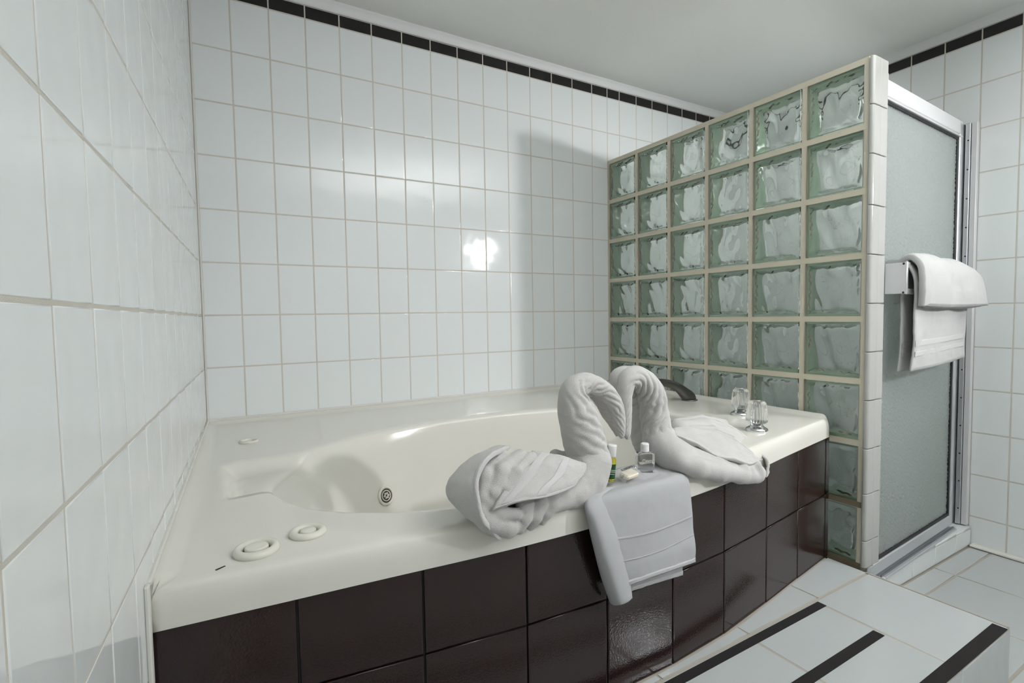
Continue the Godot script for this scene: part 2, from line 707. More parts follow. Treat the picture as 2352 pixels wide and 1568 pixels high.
func back_wall() -> void:
	# the wall's node sits on the corner of left and back wall, its slab behind the tiles
	var st := SurfaceTool.new()
	st.begin(Mesh.PRIMITIVE_TRIANGLES)
	add_box(st, Vector3(1.55, 1.2, -0.0612), Vector3(3.5, 2.7, 0.12), 0.0)
	st.generate_normals()
	var w := structure("wall_back", st.commit(), M.grout)
	var xs := [0.004]
	for k in 14:
		xs.append(0.13315 + 0.13456 * k)
	xs.append_array([1.993, 2.083, 2.213, 2.341, 2.470, 2.598, 2.726, 2.854, 2.982, 3.11])
	var hid := func(x: float, y: float) -> bool: return y < 0.62 and x < 1.95
	tile_wall(w, xs, rows_down(0.07), hid)
	tile_wall(w, xs, [2.3317, 2.384], null, "black_tile", "border_tile", 0.004)
	var c := SurfaceTool.new()
	c.begin(Mesh.PRIMITIVE_TRIANGLES)
	add_box(c, Vector3(0.99, 0.737, 0.003), Vector3(1.98, 0.012, 0.009), 0.003)
	add_box(c, Vector3(0.003, 1.55, 0.001), Vector3(0.007, 1.64, 0.006), 0.002)
	c.generate_normals()
	part("caulk_bead", c.commit(), M.caulk, w)


func left_wall() -> void:
	var along := Vector3(-LEFT_SLANT, 0, -1).normalized()
	var turn := Basis(along, Vector3.UP, along.cross(Vector3.UP))
	var st := SurfaceTool.new()
	st.begin(Mesh.PRIMITIVE_TRIANGLES)
	add_box(st, Vector3(-1.75, 1.2, -0.0612), Vector3(3.9, 2.7, 0.12), 0.0)
	st.generate_normals()
	var w := structure("wall_left", st.commit(), M.grout, Vector3.ZERO, turn)
	var xs := [-0.004]
	for k in range(-7, 12):
		xs.append(-(1.03542 + 0.14109 * k) * 1.002)
	var hid := func(x: float, y: float) -> bool: return y < 0.45 and x > -1.15
	tile_wall(w, xs, rows_down(0.0), hid)
	tile_wall(w, xs, [2.3317, 2.384], null, "black_tile", "border_tile", 0.004)
	# bead of caulk where the apron meets the tiles
	var c := SurfaceTool.new()
	c.begin(Mesh.PRIMITIVE_TRIANGLES)
	add_box(c, Vector3(-1.262, 0.445, 0.003), Vector3(0.016, 0.50, 0.008), 0.003)
	c.generate_normals()
	part("caulk_bead", c.commit(), M.caulk, w)
	c = SurfaceTool.new()
	c.begin(Mesh.PRIMITIVE_TRIANGLES)
	for k in 12:
		var z := (k + 0.5) / 12.0 * 1.24
		add_box(c, Vector3(-z * 1.002, deck(LEFT_SLANT * z, z) + 0.010, 0.002), Vector3(0.106, 0.010, 0.010), 0.003, Basis(Vector3.BACK, 0.036))
	c.generate_normals()
	part("caulk_bead", c.commit(), M.caulk, w)


func right_wall() -> void:
	var along := Vector3(RIGHT_SLANT, 0, 1).normalized()
	var turn := Basis(along, Vector3.UP, along.cross(Vector3.UP))
	var st := SurfaceTool.new()
	st.begin(Mesh.PRIMITIVE_TRIANGLES)
	add_box(st, Vector3(1.78, 1.2, -0.0612), Vector3(3.86, 2.7, 0.12), 0.0)
	st.generate_normals()
	var w := structure("wall_right", st.commit(), M.grout, Vector3(3.0931 - RIGHT_SLANT * 1.3, 0, 0), turn)
	var xs := [0.0]
	for k in range(10, -8, -1):
		xs.append(1.42108 - 0.13753 * k)
	tile_wall(w, xs, rows_down(0.0))
	tile_wall(w, xs, [2.3317, 2.384], null, "black_tile", "border_tile", 0.004)


func rest_of_room() -> void:
	structure("ceiling", box(Vector3(3.9, 0.12, 4.1), 0.0), M.painted_plaster, Vector3(1.5, 2.482, 1.75))
	structure("wall_rear", box(Vector3(3.9, 2.7, 0.12), 0.0), mat("dimmed_rear_tone", v(0.55, 0.56, 0.55), 0.7), Vector3(1.5, 1.2, 3.645))  # wall out of view, its grey chosen to return less light
	var leaf := structure("added_door_1", box(Vector3(0.78, 2.02, 0.05), 0.004), mat("added_door_wood", v(0.11, 0.06, 0.035), 0.4), Vector3(3.03, 1.012, 2.45), Basis(Vector3.UP, -PI / 2))  # added out of view, dark so the side walls get less light
	for k in 2:
		part("panel", tile(0.56, 0.78, 0.012, 0.012), M.added_door_wood, leaf, Vector3(0, -0.48 + 0.94 * k, 0.024))
	part("door_handle", lathe([[0.0, 0.0], [0.028, 0.0], [0.012, 0.01], [0.012, 0.035], [0.027, 0.05], [0.024, 0.066], [0.0, 0.07]], 24), M.chrome, leaf, Vector3(0.32, -0.02, 0.025), Basis(Vector3.RIGHT, PI / 2))
	# plaster bead over the black border
	var bead := lathe_bar(3.3)
	structure("trim_1", bead, M.bead_plaster, Vector3(1.55, 2.384, -0.002))
	var along := Vector3(RIGHT_SLANT, 0, 1).normalized()
	structure("trim_2", bead, M.bead_plaster, Vector3(3.0931 - RIGHT_SLANT * 1.3, 2.384, 0) + along * 1.62, Basis(along, Vector3.UP, along.cross(Vector3.UP)))
	along = Vector3(-LEFT_SLANT, 0, -1).normalized()
	structure("trim_3", bead, M.bead_plaster, Vector3.ZERO - along * 1.64 + Vector3(0, 2.384, 0), Basis(along, Vector3.UP, along.cross(Vector3.UP)))
	along = Vector3(RIGHT_SLANT, 0, 1).normalized()
	var st := SurfaceTool.new()
	st.begin(Mesh.PRIMITIVE_TRIANGLES)
	add_box(st, Vector3(2.30, 0.006, 0.018), Vector3(2.0, 0.012, 0.036), 0.005)
	st.generate_normals()
	structure("baseboard_right", st.commit(), M.caulk, Vector3(3.0931 - RIGHT_SLANT * 1.3, 0, 0), Basis(along, Vector3.UP, along.cross(Vector3.UP)))


# a hand-run plaster bead, 38 mm high, with a slightly rounded and uneven face
func lathe_bar(length: float) -> ArrayMesh:
	var noise := FastNoiseLite.new()
	noise.frequency = 9.0
	var prof := [[0.0, 0.0], [0.0, 0.007], [0.010, 0.010], [0.022, 0.012], [0.030, 0.016], [0.038, 0.024], [0.044, 0.024], [0.044, 0.0]]
	var rings := []
	for i in 61:
		var x := length * (i / 60.0 - 0.5)
		var r := []
		for p in prof:
			r.append(Vector3(x, p[0], p[1] + (noise.get_noise_2d(x, p[0]) * 0.003 if p[1] > 0.0 else 0.0)))
		rings.append(r)
	return rings_mesh(rings)


func floor_tiles() -> void:
	var st := SurfaceTool.new()
	st.begin(Mesh.PRIMITIVE_TRIANGLES)
	add_box(st, Vector3(1.5, -0.0625, 1.8), Vector3(3.9, 0.12, 3.9), 0.0)
	st.generate_normals()
	var f := structure("floor", st.commit(), M.floor_grout)
	var xs := [1.99, 2.345, 2.685, 3.06]
	var zs := [1.297, 1.378, 1.718, 2.058, 2.398, 2.738, 3.078, 3.40]
	for i in xs.size() - 1:
		for j in zs.size() - 1:
			floor_tile(f, xs[i], xs[i + 1], zs[j], zs[j + 1], 0.0, 0.009)
	for i in 6:
		for j in range(2, zs.size() - 1):
			floor_tile(f, -0.03 + 0.34 * i - 0.02, 0.31 + 0.34 * i - 0.02, zs[j] + (0.04 if j == 2 else 0.0), zs[j + 1], 0.0, 0.009)
	# shower floor
	for i in 4:
		for j in 4:
			floor_tile(f, 2.10 + 0.245 * i, 2.345 + 0.245 * i, 0.01 + 0.295 * j, 0.305 + 0.295 * j, 0.0, 0.006)


func floor_tile(parent: Node3D, x0: float, x1: float, z0: float, z1: float, y: float, gap: float, called := "tile", turn := 0.0) -> void:
	var m := tile(snappedf(x1 - x0 - gap, 0.0005), snappedf(z1 - z0 - gap, 0.0005), 0.008, 0.003)
	part(called, m, M.floor_tile, parent, Vector3((x0 + x1) * 0.5, y - 0.008, (z0 + z1) * 0.5), Basis(Vector3.UP, turn) * Basis(Vector3.RIGHT, -PI / 2))


func step_platform() -> void:
	var s := thing("step_platform", v(0.93, 0, 1.5), "low white tiled step in front of the bathtub with three black anti slip strips", "step")
	var o := -s.position
	part("base", box(Vector3(2.05, 0.192, 0.62), 0.0), M.floor_grout, s, v(0.01, 0.1035, -0.073))
	# cut tiles along the bowed apron
	var xs := [-0.07, 0.29, 0.63, 0.97, 1.316, 1.669, 1.975]
	for i in 6:
		var n := 6
		var st := SurfaceTool.new()
		st.begin(Mesh.PRIMITIVE_TRIANGLES)
		st.set_smooth_group(-1)
		var x0: float = xs[i] + 0.0035
		var x1: float = xs[i + 1] - 0.0035
		for k in n:
			var a := lerpf(x0, x1, float(k) / n)
			var b := lerpf(x0, x1, float(k + 1) / n)
			var za := bow(a) + 0.006
			var zb := bow(b) + 0.006
			var z1 := 1.362
			var q := [v(a, STEP_Y, za), v(b, STEP_Y, zb), v(b, STEP_Y, z1), v(a, STEP_Y, z1)]
			face(st, v(a, 0, 1.3), q)
			face(st, v((a + b) * 0.5, STEP_Y, 1.3), [v(a, STEP_Y, z1), v(b, STEP_Y, z1), v(b, STEP_Y - 0.01, z1), v(a, STEP_Y - 0.01, z1)])
			face(st, v((a + b) * 0.5, STEP_Y, 1.5), [v(a, STEP_Y, za), v(b, STEP_Y, zb), v(b, STEP_Y - 0.01, zb), v(a, STEP_Y - 0.01, za)])
		for e in [x0, x1]:
			face(st, v((x0 + x1) * 0.5, STEP_Y, 1.3), [v(e, STEP_Y, bow(e) + 0.006), v(e, STEP_Y, 1.365), v(e, STEP_Y - 0.01, 1.365), v(e, STEP_Y - 0.01, bow(e) + 0.006)])
		st.generate_normals()
		part("cut_tile", st.commit(), M.floor_tile, s, o)
	var ts := [-0.09, 0.27, 0.615, 0.96, 1.303, 1.643, 1.972]
	for i in 6:
		floor_tile_on(s, ts[i], ts[i + 1], 1.368, 1.738, STEP_Y, "tread_tile")
		var m := tile(snappedf(ts[i + 1] - ts[i] - 0.005, 0.0005), 0.192, 0.008, 0.003)
		part("riser_tile", m, M.floor_tile, s, o + v((ts[i] + ts[i + 1]) * 0.5, 0.1, 1.732))
	for k in 2:
		part("side_tile", tile(0.182, 0.192, 0.008, 0.003), M.floor_tile, s, o + v(1.9645, 0.1, 1.4525 + 0.186 * k), Basis(Vector3.UP, PI / 2))
	part("edge_grout", box(v(0.007, 0.01, 0.375), 0.001), M.floor_grout, s, o + v(1.9755, 0.1955, 1.548))
	for b in [[1.645, 1.377, 1.404], [1.630, 1.541, 1.570]]:
		part("anti_slip_strip", box(Vector3(b[0] + 0.07, 0.002, b[2] - b[1]), 0.0005), M.anti_slip, s, o + v((b[0] - 0.07) * 0.5, STEP_Y + 0.001, (b[1] + b[2]) * 0.5))
	part("anti_slip_strip", box(Vector3(2.02, 0.002, 0.034), 0.0005), M.anti_slip, s, o + v(0.945, STEP_Y + 0.001, 1.7215))


func floor_tile_on(parent: Node3D, x0: float, x1: float, z0: float, z1: float, y: float, called: String) -> void:
	var m := tile(snappedf(x1 - x0 - 0.007, 0.0005), snappedf(z1 - z0 - 0.007, 0.0005), 0.008, 0.003)
	part(called, m, M.floor_tile, parent, Vector3((x0 + x1) * 0.5, y - 0.008, (z0 + z1) * 0.5) - parent.position, Basis(Vector3.RIGHT, -PI / 2))


# ------------------------------------------------------------------ bathtub
# front line of the tub: a shallow bow
func bow(x: float) -> float:
	var p := [Vector2(-0.30, 1.215), Vector2(-0.08, 1.243), Vector2(0.27, 1.286), Vector2(0.60, 1.326), Vector2(0.94, 1.342), Vector2(1.28, 1.326), Vector2(1.633, 1.275), Vector2(1.996, 1.225), Vector2(2.2, 1.20)]
	for i in range(1, p.size() - 2):
		if x <= p[i + 1].x or i == p.size() - 3:
			var t: float = clampf((x - p[i].x) / (p[i + 1].x - p[i].x), 0.0, 1.0)
			var m0: float = (p[i + 1].y - p[i - 1].y) / (p[i + 1].x - p[i - 1].x)
			var m1: float = (p[i + 2].y - p[i].y) / (p[i + 2].x - p[i].x)
			var h: float = p[i + 1].x - p[i].x
			var t2 := t * t
			var t3 := t2 * t
			return (2 * t3 - 3 * t2 + 1) * p[i].y + (t3 - 2 * t2 + t) * h * m0 + (3 * t2 - 2 * t3) * p[i + 1].y + (t3 - t2) * h * m1
	return p[4].y


# the deck is not quite level: it dips to the front left
func deck(x: float, z: float) -> float:
	return 0.725 - 0.045 * clampf(z / 1.25, 0.0, 1.1) * (1.0 - x / 2.0)


func headrest(x: float, z: float) -> float:
	var u := smoothstep(0.040, 0.075, x)
	var w := smoothstep(0.565, 0.610, z) * (1.0 - smoothstep(0.845, 0.868, z))
	return -0.034 * u * w * (1.0 - smoothstep(0.24, 0.40, x))


func bathtub() -> void:
	var tub := thing("bathtub", v(0.95, 0, 0.65), "large cream acrylic corner bathtub with a bowed front clad in dark brown glossy tiles", "bathtub")
	var o := -tub.position
	var mid := Vector2(0.87, 0.83)
	var edge := []      # [point, front?]
	for i in 71:
		edge.append([Vector2(lerpf(0.003, 1.985, i / 71.0), 0.004), 0.0])
	for i in 46:
		edge.append([Vector2(1.985, lerpf(0.004, 1.20, i / 46.0)), 0.0])
	for i in 7:
		var a := (i / 6.0) * PI / 2
		edge.append([Vector2(1.957 + 0.028 * cos(a), 1.204 + 0.033 * sin(a)), smoothstep(0.0, 1.0, i / 5.0)])
	for i in range(1, 100):
		var x := lerpf(1.957, -0.078, i / 99.0)
		edge.append([Vector2(x, bow(x) + 0.007), 1.0])
	for i in range(1, 60):
		var z := lerpf(1.25, 0.004, i / 60.0)
		edge.append([Vector2(LEFT_SLANT * z + 0.0015, z), 0.0])
	var dist_front := [[0.0, -0.068], [0.0, -0.036], [0.0025, -0.021], [0.008, -0.009], [0.016, -0.0025], [0.027, 0.0]]
	var dist_side := [[0.0, 0.0], [0.0, 0.010], [0.008, 0.011], [0.018, 0.008], [0.034, 0.002], [0.05, 0.0]]
	var lip := [[0.030, 0.0], [0.018, -0.0015], [0.010, -0.004], [0.005, -0.0075], [0.0015, -0.012], [0.0, -0.018]]
	var well := [[0.994, -0.03], [0.985, -0.05], [0.972, -0.085], [0.957, -0.13], [0.94, -0.185], [0.92, -0.24], [0.895, -0.295], [0.865, -0.34], [0.825, -0.38], [0.77, -0.41], [0.69, -0.43], [0.55, -0.442], [0.38, -0.448], [0.2, -0.452], [0.06, -0.454]]
	var rings := []
	for k in 6 + 9 + 6 + well.size():
		rings.append([])
	for e in edge:
		var p: Vector2 = e[0]
		var w: float = e[1]
		var d := (p - mid).normalized()
		var n := 2.15
		var rad := 1.0 / pow(pow(absf(d.x) / 0.725, n) + pow(absf(d.y) / 0.42, n), 1.0 / n)
		var q := mid + d * rad
		var gap := p.distance_to(q)
		var r := 0
		for k in 6:
			var t: float = lerpf(dist_side[k][0], dist_front[k][0], w)
			var dy: float = lerpf(dist_side[k][1], dist_front[k][1], w)
			rings[r].append(tub_point(p - d * t, dy))
			r += 1
		var a := lerpf(0.05, 0.027, w)
		for k in 9:
			var t := lerpf(a, gap - 0.030, (k + 1) / 10.0)
			rings[r].append(tub_point(p - d * t, 0.0))
			r += 1
		for k in 6:
			rings[r].append(tub_point(q + d * lip[k][0], lip[k][1]))
			r += 1
		var back := pow(maxf(0.0, -d.x), 2.0) * 0.22 + pow(maxf(0.0, d.x), 2.0) * 0.06
		for k in well.size():
			var depth: float = well[k][1]
			var f: float = well[k][0] - back * clampf(-depth / 0.45, 0.0, 1.0) * (1.0 - absf(depth) * 0.6)
			f = maxf(f, 0.05 * (well.size() - k) / well.size())
			rings[r].append(tub_point(mid + d * rad * f, depth))
			r += 1
	var shell := part("shell", rings_mesh(rings, false, true, true), M.acrylic, tub, o)
	shell.set_meta("label", "cream acrylic rim and basin")
	# apron of tiles
	var joints := [-0.078, 0.143, 0.373, 0.600, 0.816, 1.036, 1.256, 1.503, 1.730, 1.955, 1.990]
	var st := SurfaceTool.new()
	st.begin(Mesh.PRIMITIVE_TRIANGLES)
	for k in 60:
		var x0 := lerpf(-0.078, 1.99, k / 60.0)
		var x1 := lerpf(-0.078, 1.99, (k + 1) / 60.0)
		var z0 := bow(x0) - 0.007
		var z1 := bow(x1) - 0.007
		var c := v((x0 + x1) * 0.5, 0.4, z0 - 0.02)
		st.set_smooth_group(-1)
		face(st, c, [v(x0, 0, z0), v(x1, 0, z1), v(x1, deck(x1, z1) - 0.05, z1), v(x0, deck(x0, z0) - 0.05, z0)])
		face(st, c - v(0, 0, -0.0), [v(x0, 0, z0 - 0.04), v(x1, 0, z1 - 0.04), v(x1, deck(x1, z1) - 0.05, z1 - 0.04), v(x0, deck(x0, z0) - 0.05, z0 - 0.04)])
	st.generate_normals()
	var apron := part("apron", st.commit(), M.dark_grout, tub, o)
	apron.set_meta("label", "dark brown tiled front")
	for i in joints.size() - 1:
		var x0: float = joints[i] + 0.002
		var x1: float = joints[i + 1] - 0.002
		for row in 2:
			var y0 := 0.2 if row == 0 else 0.443
			var y1 := 0.439 if row == 0 else 0.0
			part("tile", apron_tile(x0, x1, y0, y1), M.brown_tile, apron)
		part("tile", apron_tile(x0, x1, 0.0, 0.196), M.brown_tile, apron)
	# fittings on the deck
	var ring := func(r: float, w: float, h: float) -> ArrayMesh:
		return lathe([[r - w, -0.004], [r, -0.004], [r, h * 0.35], [r - w * 0.2, h * 0.8], [r - w * 0.5, h], [r - w * 0.8, h * 0.8], [r - w, h * 0.35], [r - w, -0.004]], 40)
	var valves := [[0.121, 0.350, 0.031, 0.011, 0.007, -0.004], [0.086, 1.190, 0.041, 0.017, 0.011, 0.008], [0.181, 1.166, 0.036, 0.017, 0.010, 0.006]]
	for q in valves:
		var at := o + v(q[0], deck(q[0], q[1]), q[1])
		var b := part("air_valve" if q[2] < 0.04 else "pump_button", ring.call(q[2], q[3], q[4]), M.fitting, tub, at)
		if q[2] > 0.04:
			part("gap", lathe([[0.0, -0.004], [q[2] - q[3] + 0.002, -0.004], [q[2] - q[3] + 0.002, 0.001], [0.0, 0.001]], 32), M.recess_shade, b)  # dark disc painting the shade around the button
		part("button", lathe([[0.0, -0.004], [q[2] - q[3] - 0.003, -0.004], [q[2] - q[3] - 0.003, q[5]], [q[2] - q[3] - 0.006, q[5] + 0.002], [0.0, q[5] + 0.003]], 32), M.fitting, b)
	part("chip", box(Vector3(0.017, 0.001, 0.004), 0.0002), M.chip, tub, o + v(0.026, deck(0.026, 1.235) + 0.0004, 1.226), Basis(Vector3.UP, 0.5))
	# whirlpool jet in the far side of the basin
	var out := v(0.369, 0.259, 0.892).normalized()
	var across := out.cross(Vector3.UP).normalized()
	var jet := part("jet", lathe([[0.020, -0.02], [0.033, -0.006], [0.034, 0.002], [0.031, 0.006], [0.026, 0.007], [0.024, 0.003], [0.022, -0.010], [0.020, -0.02]], 40), M.fitting, tub, o + v(0.529, 0.498, 0.506) + out * 0.003, Basis(across, out, across.cross(out)))
	part("hole_shade", lathe([[0.0, -0.004], [0.0245, -0.004], [0.0245, 0.0025], [0.0, 0.0025]], 28), M.recess_shade, jet)  # dark disc on the basin wall, painting the shade of the jet opening
	part("nozzle", lathe([[0.0035, 0.001], [0.012, 0.001, 1.0], [0.0125, 0.005, 1.0], [0.010, 0.0075, 1.0], [0.006, 0.0075], [0.004, 0.003], [0.0035, 0.001]], 48, 6, 0.0035), M.fitting, jet)
	part("nozzle_collar", lathe([[0.016, 0.001], [0.019, 0.001], [0.019, 0.004], [0.016, 0.004], [0.016, 0.001]], 36), M.fitting, jet)


func tub_point(p: Vector2, dy: float) -> Vector3:
	return Vector3(p.x, deck(p.x, p.y) + dy + headrest(p.x, p.y) * (1.0 - smoothstep(0.03, 0.16, -dy)), p.y)


# a flat tile that follows the bow; y1 = 0 means up to the tub's lip
func apron_tile(x0: float, x1: float, y0: float, y1: float) -> ArrayMesh:
	var z0 := bow(x0)
	var z1 := bow(x1)
	var t0 := y1 if y1 > 0.0 else deck(x0, z0) - 0.060
	var t1 := y1 if y1 > 0.0 else deck(x1, z1) - 0.060
	var n := Vector3(z0 - z1, 0, x1 - x0).normalized()
	var c := [v(x0, y0, z0), v(x1, y0, z1), v(x1, t1, z1), v(x0, t0, z0)]
	var m := Vector3.ZERO
	for q in c:
		m += q * 0.25
	var vs := PackedVector3Array()
	var ns := PackedVector3Array()
	var ix := PackedInt32Array()
	for r in [[0.0, -0.006, 0.0], [0.0, -0.002, 0.15], [0.0015, -0.0004, 0.8], [0.004, 0.0, 1.0]]:
		for q in c:
			var d: Vector3 = (q - m)
			var inward: Vector3 = -Vector3(signf(d.x), signf(d.y), 0)
			vs.append(q + inward * r[0] + n * r[1])
			ns.append((d.normalized() * (1.0 - r[2]) + n * r[2]).normalized())
	for k in 3:
		for i in 4:
			var a := k * 4 + i
			var b := k * 4 + (i + 1) % 4
			ix.append_array([a, b + 4, b, a, a + 4, b + 4])
	ix.append_array([12, 14, 13, 12, 15, 14])
	return from_arrays(vs, ns, ix)


func faucet() -> void:
	var y := deck(1.89, 0.665)
	var s := thing("bathtub_spout", v(1.888, y, 0.665), "dark tarnished metal tub spout arching from the deck behind the towel swans", "faucet")
	var pts := [v(0.004, 0.000, 0), v(0.0, 0.012, 0), v(-0.025, 0.030, -0.002), v(-0.065, 0.060, -0.006), v(-0.11, 0.080, -0.01), v(-0.17, 0.092, -0.012), v(-0.23, 0.092, -0.012), v(-0.275, 0.080, -0.012), v(-0.30, 0.055, -0.012)]
	part("spout", tube(pts, [0.030, 0.030, 0.028, 0.021, 0.018, 0.017, 0.0165, 0.0165, 0.016], 60, 28, null, 0.8, Vector3.BACK), M.tarnished, s)
	part("flange", lathe([[0.0, -0.006], [0.036, -0.006], [0.036, 0.002], [0.032, 0.006], [0.0, 0.008]], 32), M.tarnished, s)
	var knob := [[0.0, 0.028], [0.030, 0.028, 0.6], [0.034, 0.031, 1.0], [0.035, 0.040, 1.0], [0.030, 0.090, 1.0], [0.027, 0.097, 0.7], [0.020, 0.101, 0.2], [0.012, 0.102], [0.0, 0.102]]
	var labels := ["fluted clear acrylic tap handle on a chrome base, the one farther from the brown apron", "fluted clear acrylic tap handle on a chrome base, the one nearest the tub's front edge"]
	for k in 2:
		var x: float = [1.786, 1.611][k]
		var z: float = [0.999, 1.186][k]
		var h := thing("faucet_handle", v(x, deck(x, z), z), labels[k], "tap handle", "clear tap handles on the tub deck")
		part("base", lathe([[0.0, -0.004], [0.036, -0.004], [0.036, 0.004], [0.033, 0.009], [0.026, 0.013], [0.020, 0.018], [0.018, 0.027], [0.0, 0.0275]], 40), M.chrome, h)
		part("knob", lathe(knob, 160, 26, 0.003), M.clear_acrylic, h)
		part("stem", lathe([[0.0, 0.030], [0.0075, 0.030], [0.0075, 0.078], [0.011, 0.082], [0.011, 0.098], [0.0, 0.099]], 20), M.chrome, h)
		part("cap", lathe([[0.0, 0.1005], [0.014, 0.1005], [0.014, 0.1035], [0.0125, 0.1045], [0.0, 0.105]], 28), M.chrome, h)


# ------------------------------------------------------------------ glass blocks
func block_wave(n: FastNoiseLite, x: float, y: float) -> float:
	var q := Vector2(x + 0.014 * n.get_noise_2d(y * 0.6 + 9.0, x * 0.6), y + 0.014 * n.get_noise_2d(x * 0.6, y * 0.6 + 5.0))
	var h := n.get_noise_2d(q.x * 1.25 + q.y * 0.35, q.y * 0.62)
	return h


# one pressed half of a glass block: flat outside at x = -d/2, rippled inside
func glass_plate(w: float, h: float, t: float, variant: int) -> ArrayMesh:
	var n := FastNoiseLite.new()
	n.seed = 40 + variant
	n.noise_type = FastNoiseLite.TYPE_SIMPLEX_SMOOTH
	n.frequency = 14.0
	n.fractal_octaves = 1
	var k := 40
	var hw := w * 0.5
	var hh := h * 0.5
	var vs := PackedVector3Array()
	var ns := PackedVector3Array()
	var ix := PackedInt32Array()
	# inside face
	for i in k + 1:
		for j in k + 1:
			var z := lerpf(-hw, hw, float(i) / k)
			var y := lerpf(-hh, hh, float(j) / k)
			var e := minf(hw - absf(z), hh - absf(y))
			var edge := 0.021 + 0.004 * n.get_noise_2d(z * 3.0 + 2.0, y * 3.0)
			var flat := smoothstep(edge - 0.010, edge + 0.004, e)
			var x := t + 0.0036 * block_wave(n, z, y) * flat + 0.006 * (1.0 - flat)
			vs.append(Vector3(x, y, z))
	for i in k:
		for j in k:
			var a := i * (k + 1) + j
			ix.append_array([a, a + k + 2, a + 1, a, a + k + 1, a + k + 2])
	ns = smooth(vs, ix)
	if ns[vs.size() / 2].x < 0.0:
		ix.reverse()
		ns = smooth(vs, ix)
	var m := from_arrays(vs, ns, ix)
	# outside face with a chamfer, and the rim
	var st := SurfaceTool.new()
	st.begin(Mesh.PRIMITIVE_TRIANGLES)
	st.set_smooth_group(-1)
	var c := 0.003
	var mid := Vector3(t * 0.5, 0, 0)
	var f := [v(0, -hh + c, -hw + c), v(0, hh - c, -hw + c), v(0, hh - c, hw - c), v(0, -hh + c, hw - c)]
	var g := [v(c, -hh, -hw), v(c, hh, -hw), v(c, hh, hw), v(c, -hh, hw)]
	face(st, mid, f)
	for i in 4:
		var j := (i + 1) % 4
		face(st, mid, [f[i], f[j], g[j], g[i]])
	# rim follows the edge of the inside face
	for i in k:
		for q in [[i * (k + 1), (i + 1) * (k + 1)], [i * (k + 1) + k, (i + 1) * (k + 1) + k], [i, i + 1], [k * (k + 1) + i, k * (k + 1) + i + 1]]:
			var a: Vector3 = vs[q[0]]
			var b: Vector3 = vs[q[1]]
			face(st, mid, [a, b, v(c, b.y, b.z), v(c, a.y, a.z)])
	st.generate_normals()
	return st.commit(m)


# the thick pale green side walls between the two halves
func glass_ring(w: float, h: float, d: float) -> ArrayMesh:
	var st := SurfaceTool.new()
	st.begin(Mesh.PRIMITIVE_TRIANGLES)
	var t := 0.009
	add_box(st, v(0, h * 0.5 - t * 0.5, 0), v(d, t, w), 0.001)
	add_box(st, v(0, -h * 0.5 + t * 0.5, 0), v(d, t, w), 0.001)
	add_box(st, v(0, 0, w * 0.5 - t * 0.5), v(d, h - t * 2.0, t), 0.001)
	add_box(st, v(0, 0, -w * 0.5 + t * 0.5), v(d, h - t * 2.0, t), 0.001)
	st.generate_normals()
	return st.commit()


func glass_partition() -> void:
	var p := thing("glass_block_partition", v(2.037, 0, 0.667), "pale green glass block partition with a white tiled end cap beside the bathtub", "partition")
	var o := -p.position
	var d := 0.092
	var x := PANEL_X + 0.048
	var variants := []
	var gap := 0.021
	var bw := PANEL_STEP - gap
	var bh := PANEL_PITCH - gap
	for k in 3:
		variants.append(glass_plate(bw, bh, 0.009, k))
	var ring := glass_ring(bw - 0.0006, bh - 0.0006, d - 0.033)
	# mortar bars
	var st := SurfaceTool.new()
	st.begin(Mesh.PRIMITIVE_TRIANGLES)
	for r in 7:
		var y := PANEL_TOP - r * PANEL_PITCH
		var t := gap if r < 8 else 0.03
		add_box(st, v(x, y - (0.006 if r == 8 else 0.0), 0.667), v(d - 0.002, t, 1.334), 0.0)
	for c in 7:
		add_box(st, v(x, (PANEL_TOP + 0.2) * 0.5, PANEL_STEP * c - (0.004 if c == 6 else -0.004)), v(d - 0.003, PANEL_TOP - 0.2, gap), 0.0)
	st.generate_normals()
	part("mortar", st.commit(), M.mortar, p, o)
	st = SurfaceTool.new()
	st.begin(Mesh.PRIMITIVE_TRIANGLES)
	for r in [7, 8]:
		add_box(st, v(x, PANEL_TOP - r * PANEL_PITCH - (0.006 if r == 8 else 0.0), 0.667), v(d - 0.0015, gap if r == 7 else 0.03, 1.334), 0.0)
	st.generate_normals()
	part("stained_mortar", st.commit(), M.dirty_mortar, p, o)
	for r in 8:
		for c in 6:
			var at := v(x, PANEL_TOP - (r + 0.5) * PANEL_PITCH, (c + 0.5) * PANEL_STEP)
			var k := (0 if c > 3 else 1) if r != 3 else 2
			var blk := part("glass_block", ring, M.block_edge, p, o + at)
			part("front_face", variants[k], M.block_glass, blk, v(-d * 0.5, 0, 0))
			part("back_face", variants[(k + 1) % 3], M.block_glass, blk, v(d * 0.5, 0, 0), Basis(Vector3.UP, PI))
	# end cap: two columns of narrow white tiles, the outer edge rounded
	part("cap_core", box(v(0.088, 1.77, 0.012), 0.0), M.grout, p, o + v(2.038, 1.089, 1.338))
	var ys := [1.979, 1.816, 1.651, 1.478, 1.310, 1.141, 0.972, 0.802, 0.631, 0.470, 0.301, 0.203]
	for i in ys.size() - 1:
		var h: float = ys[i] - ys[i + 1] - 0.003
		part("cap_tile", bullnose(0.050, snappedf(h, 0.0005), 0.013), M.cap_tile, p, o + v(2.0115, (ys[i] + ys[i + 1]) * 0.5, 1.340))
		part("cap_tile", tile(0.0485, snappedf(h, 0.0005), 0.012, 0.003), M.cap_tile, p, o + v(2.0625, (ys[i] + ys[i + 1]) * 0.5, 1.340))


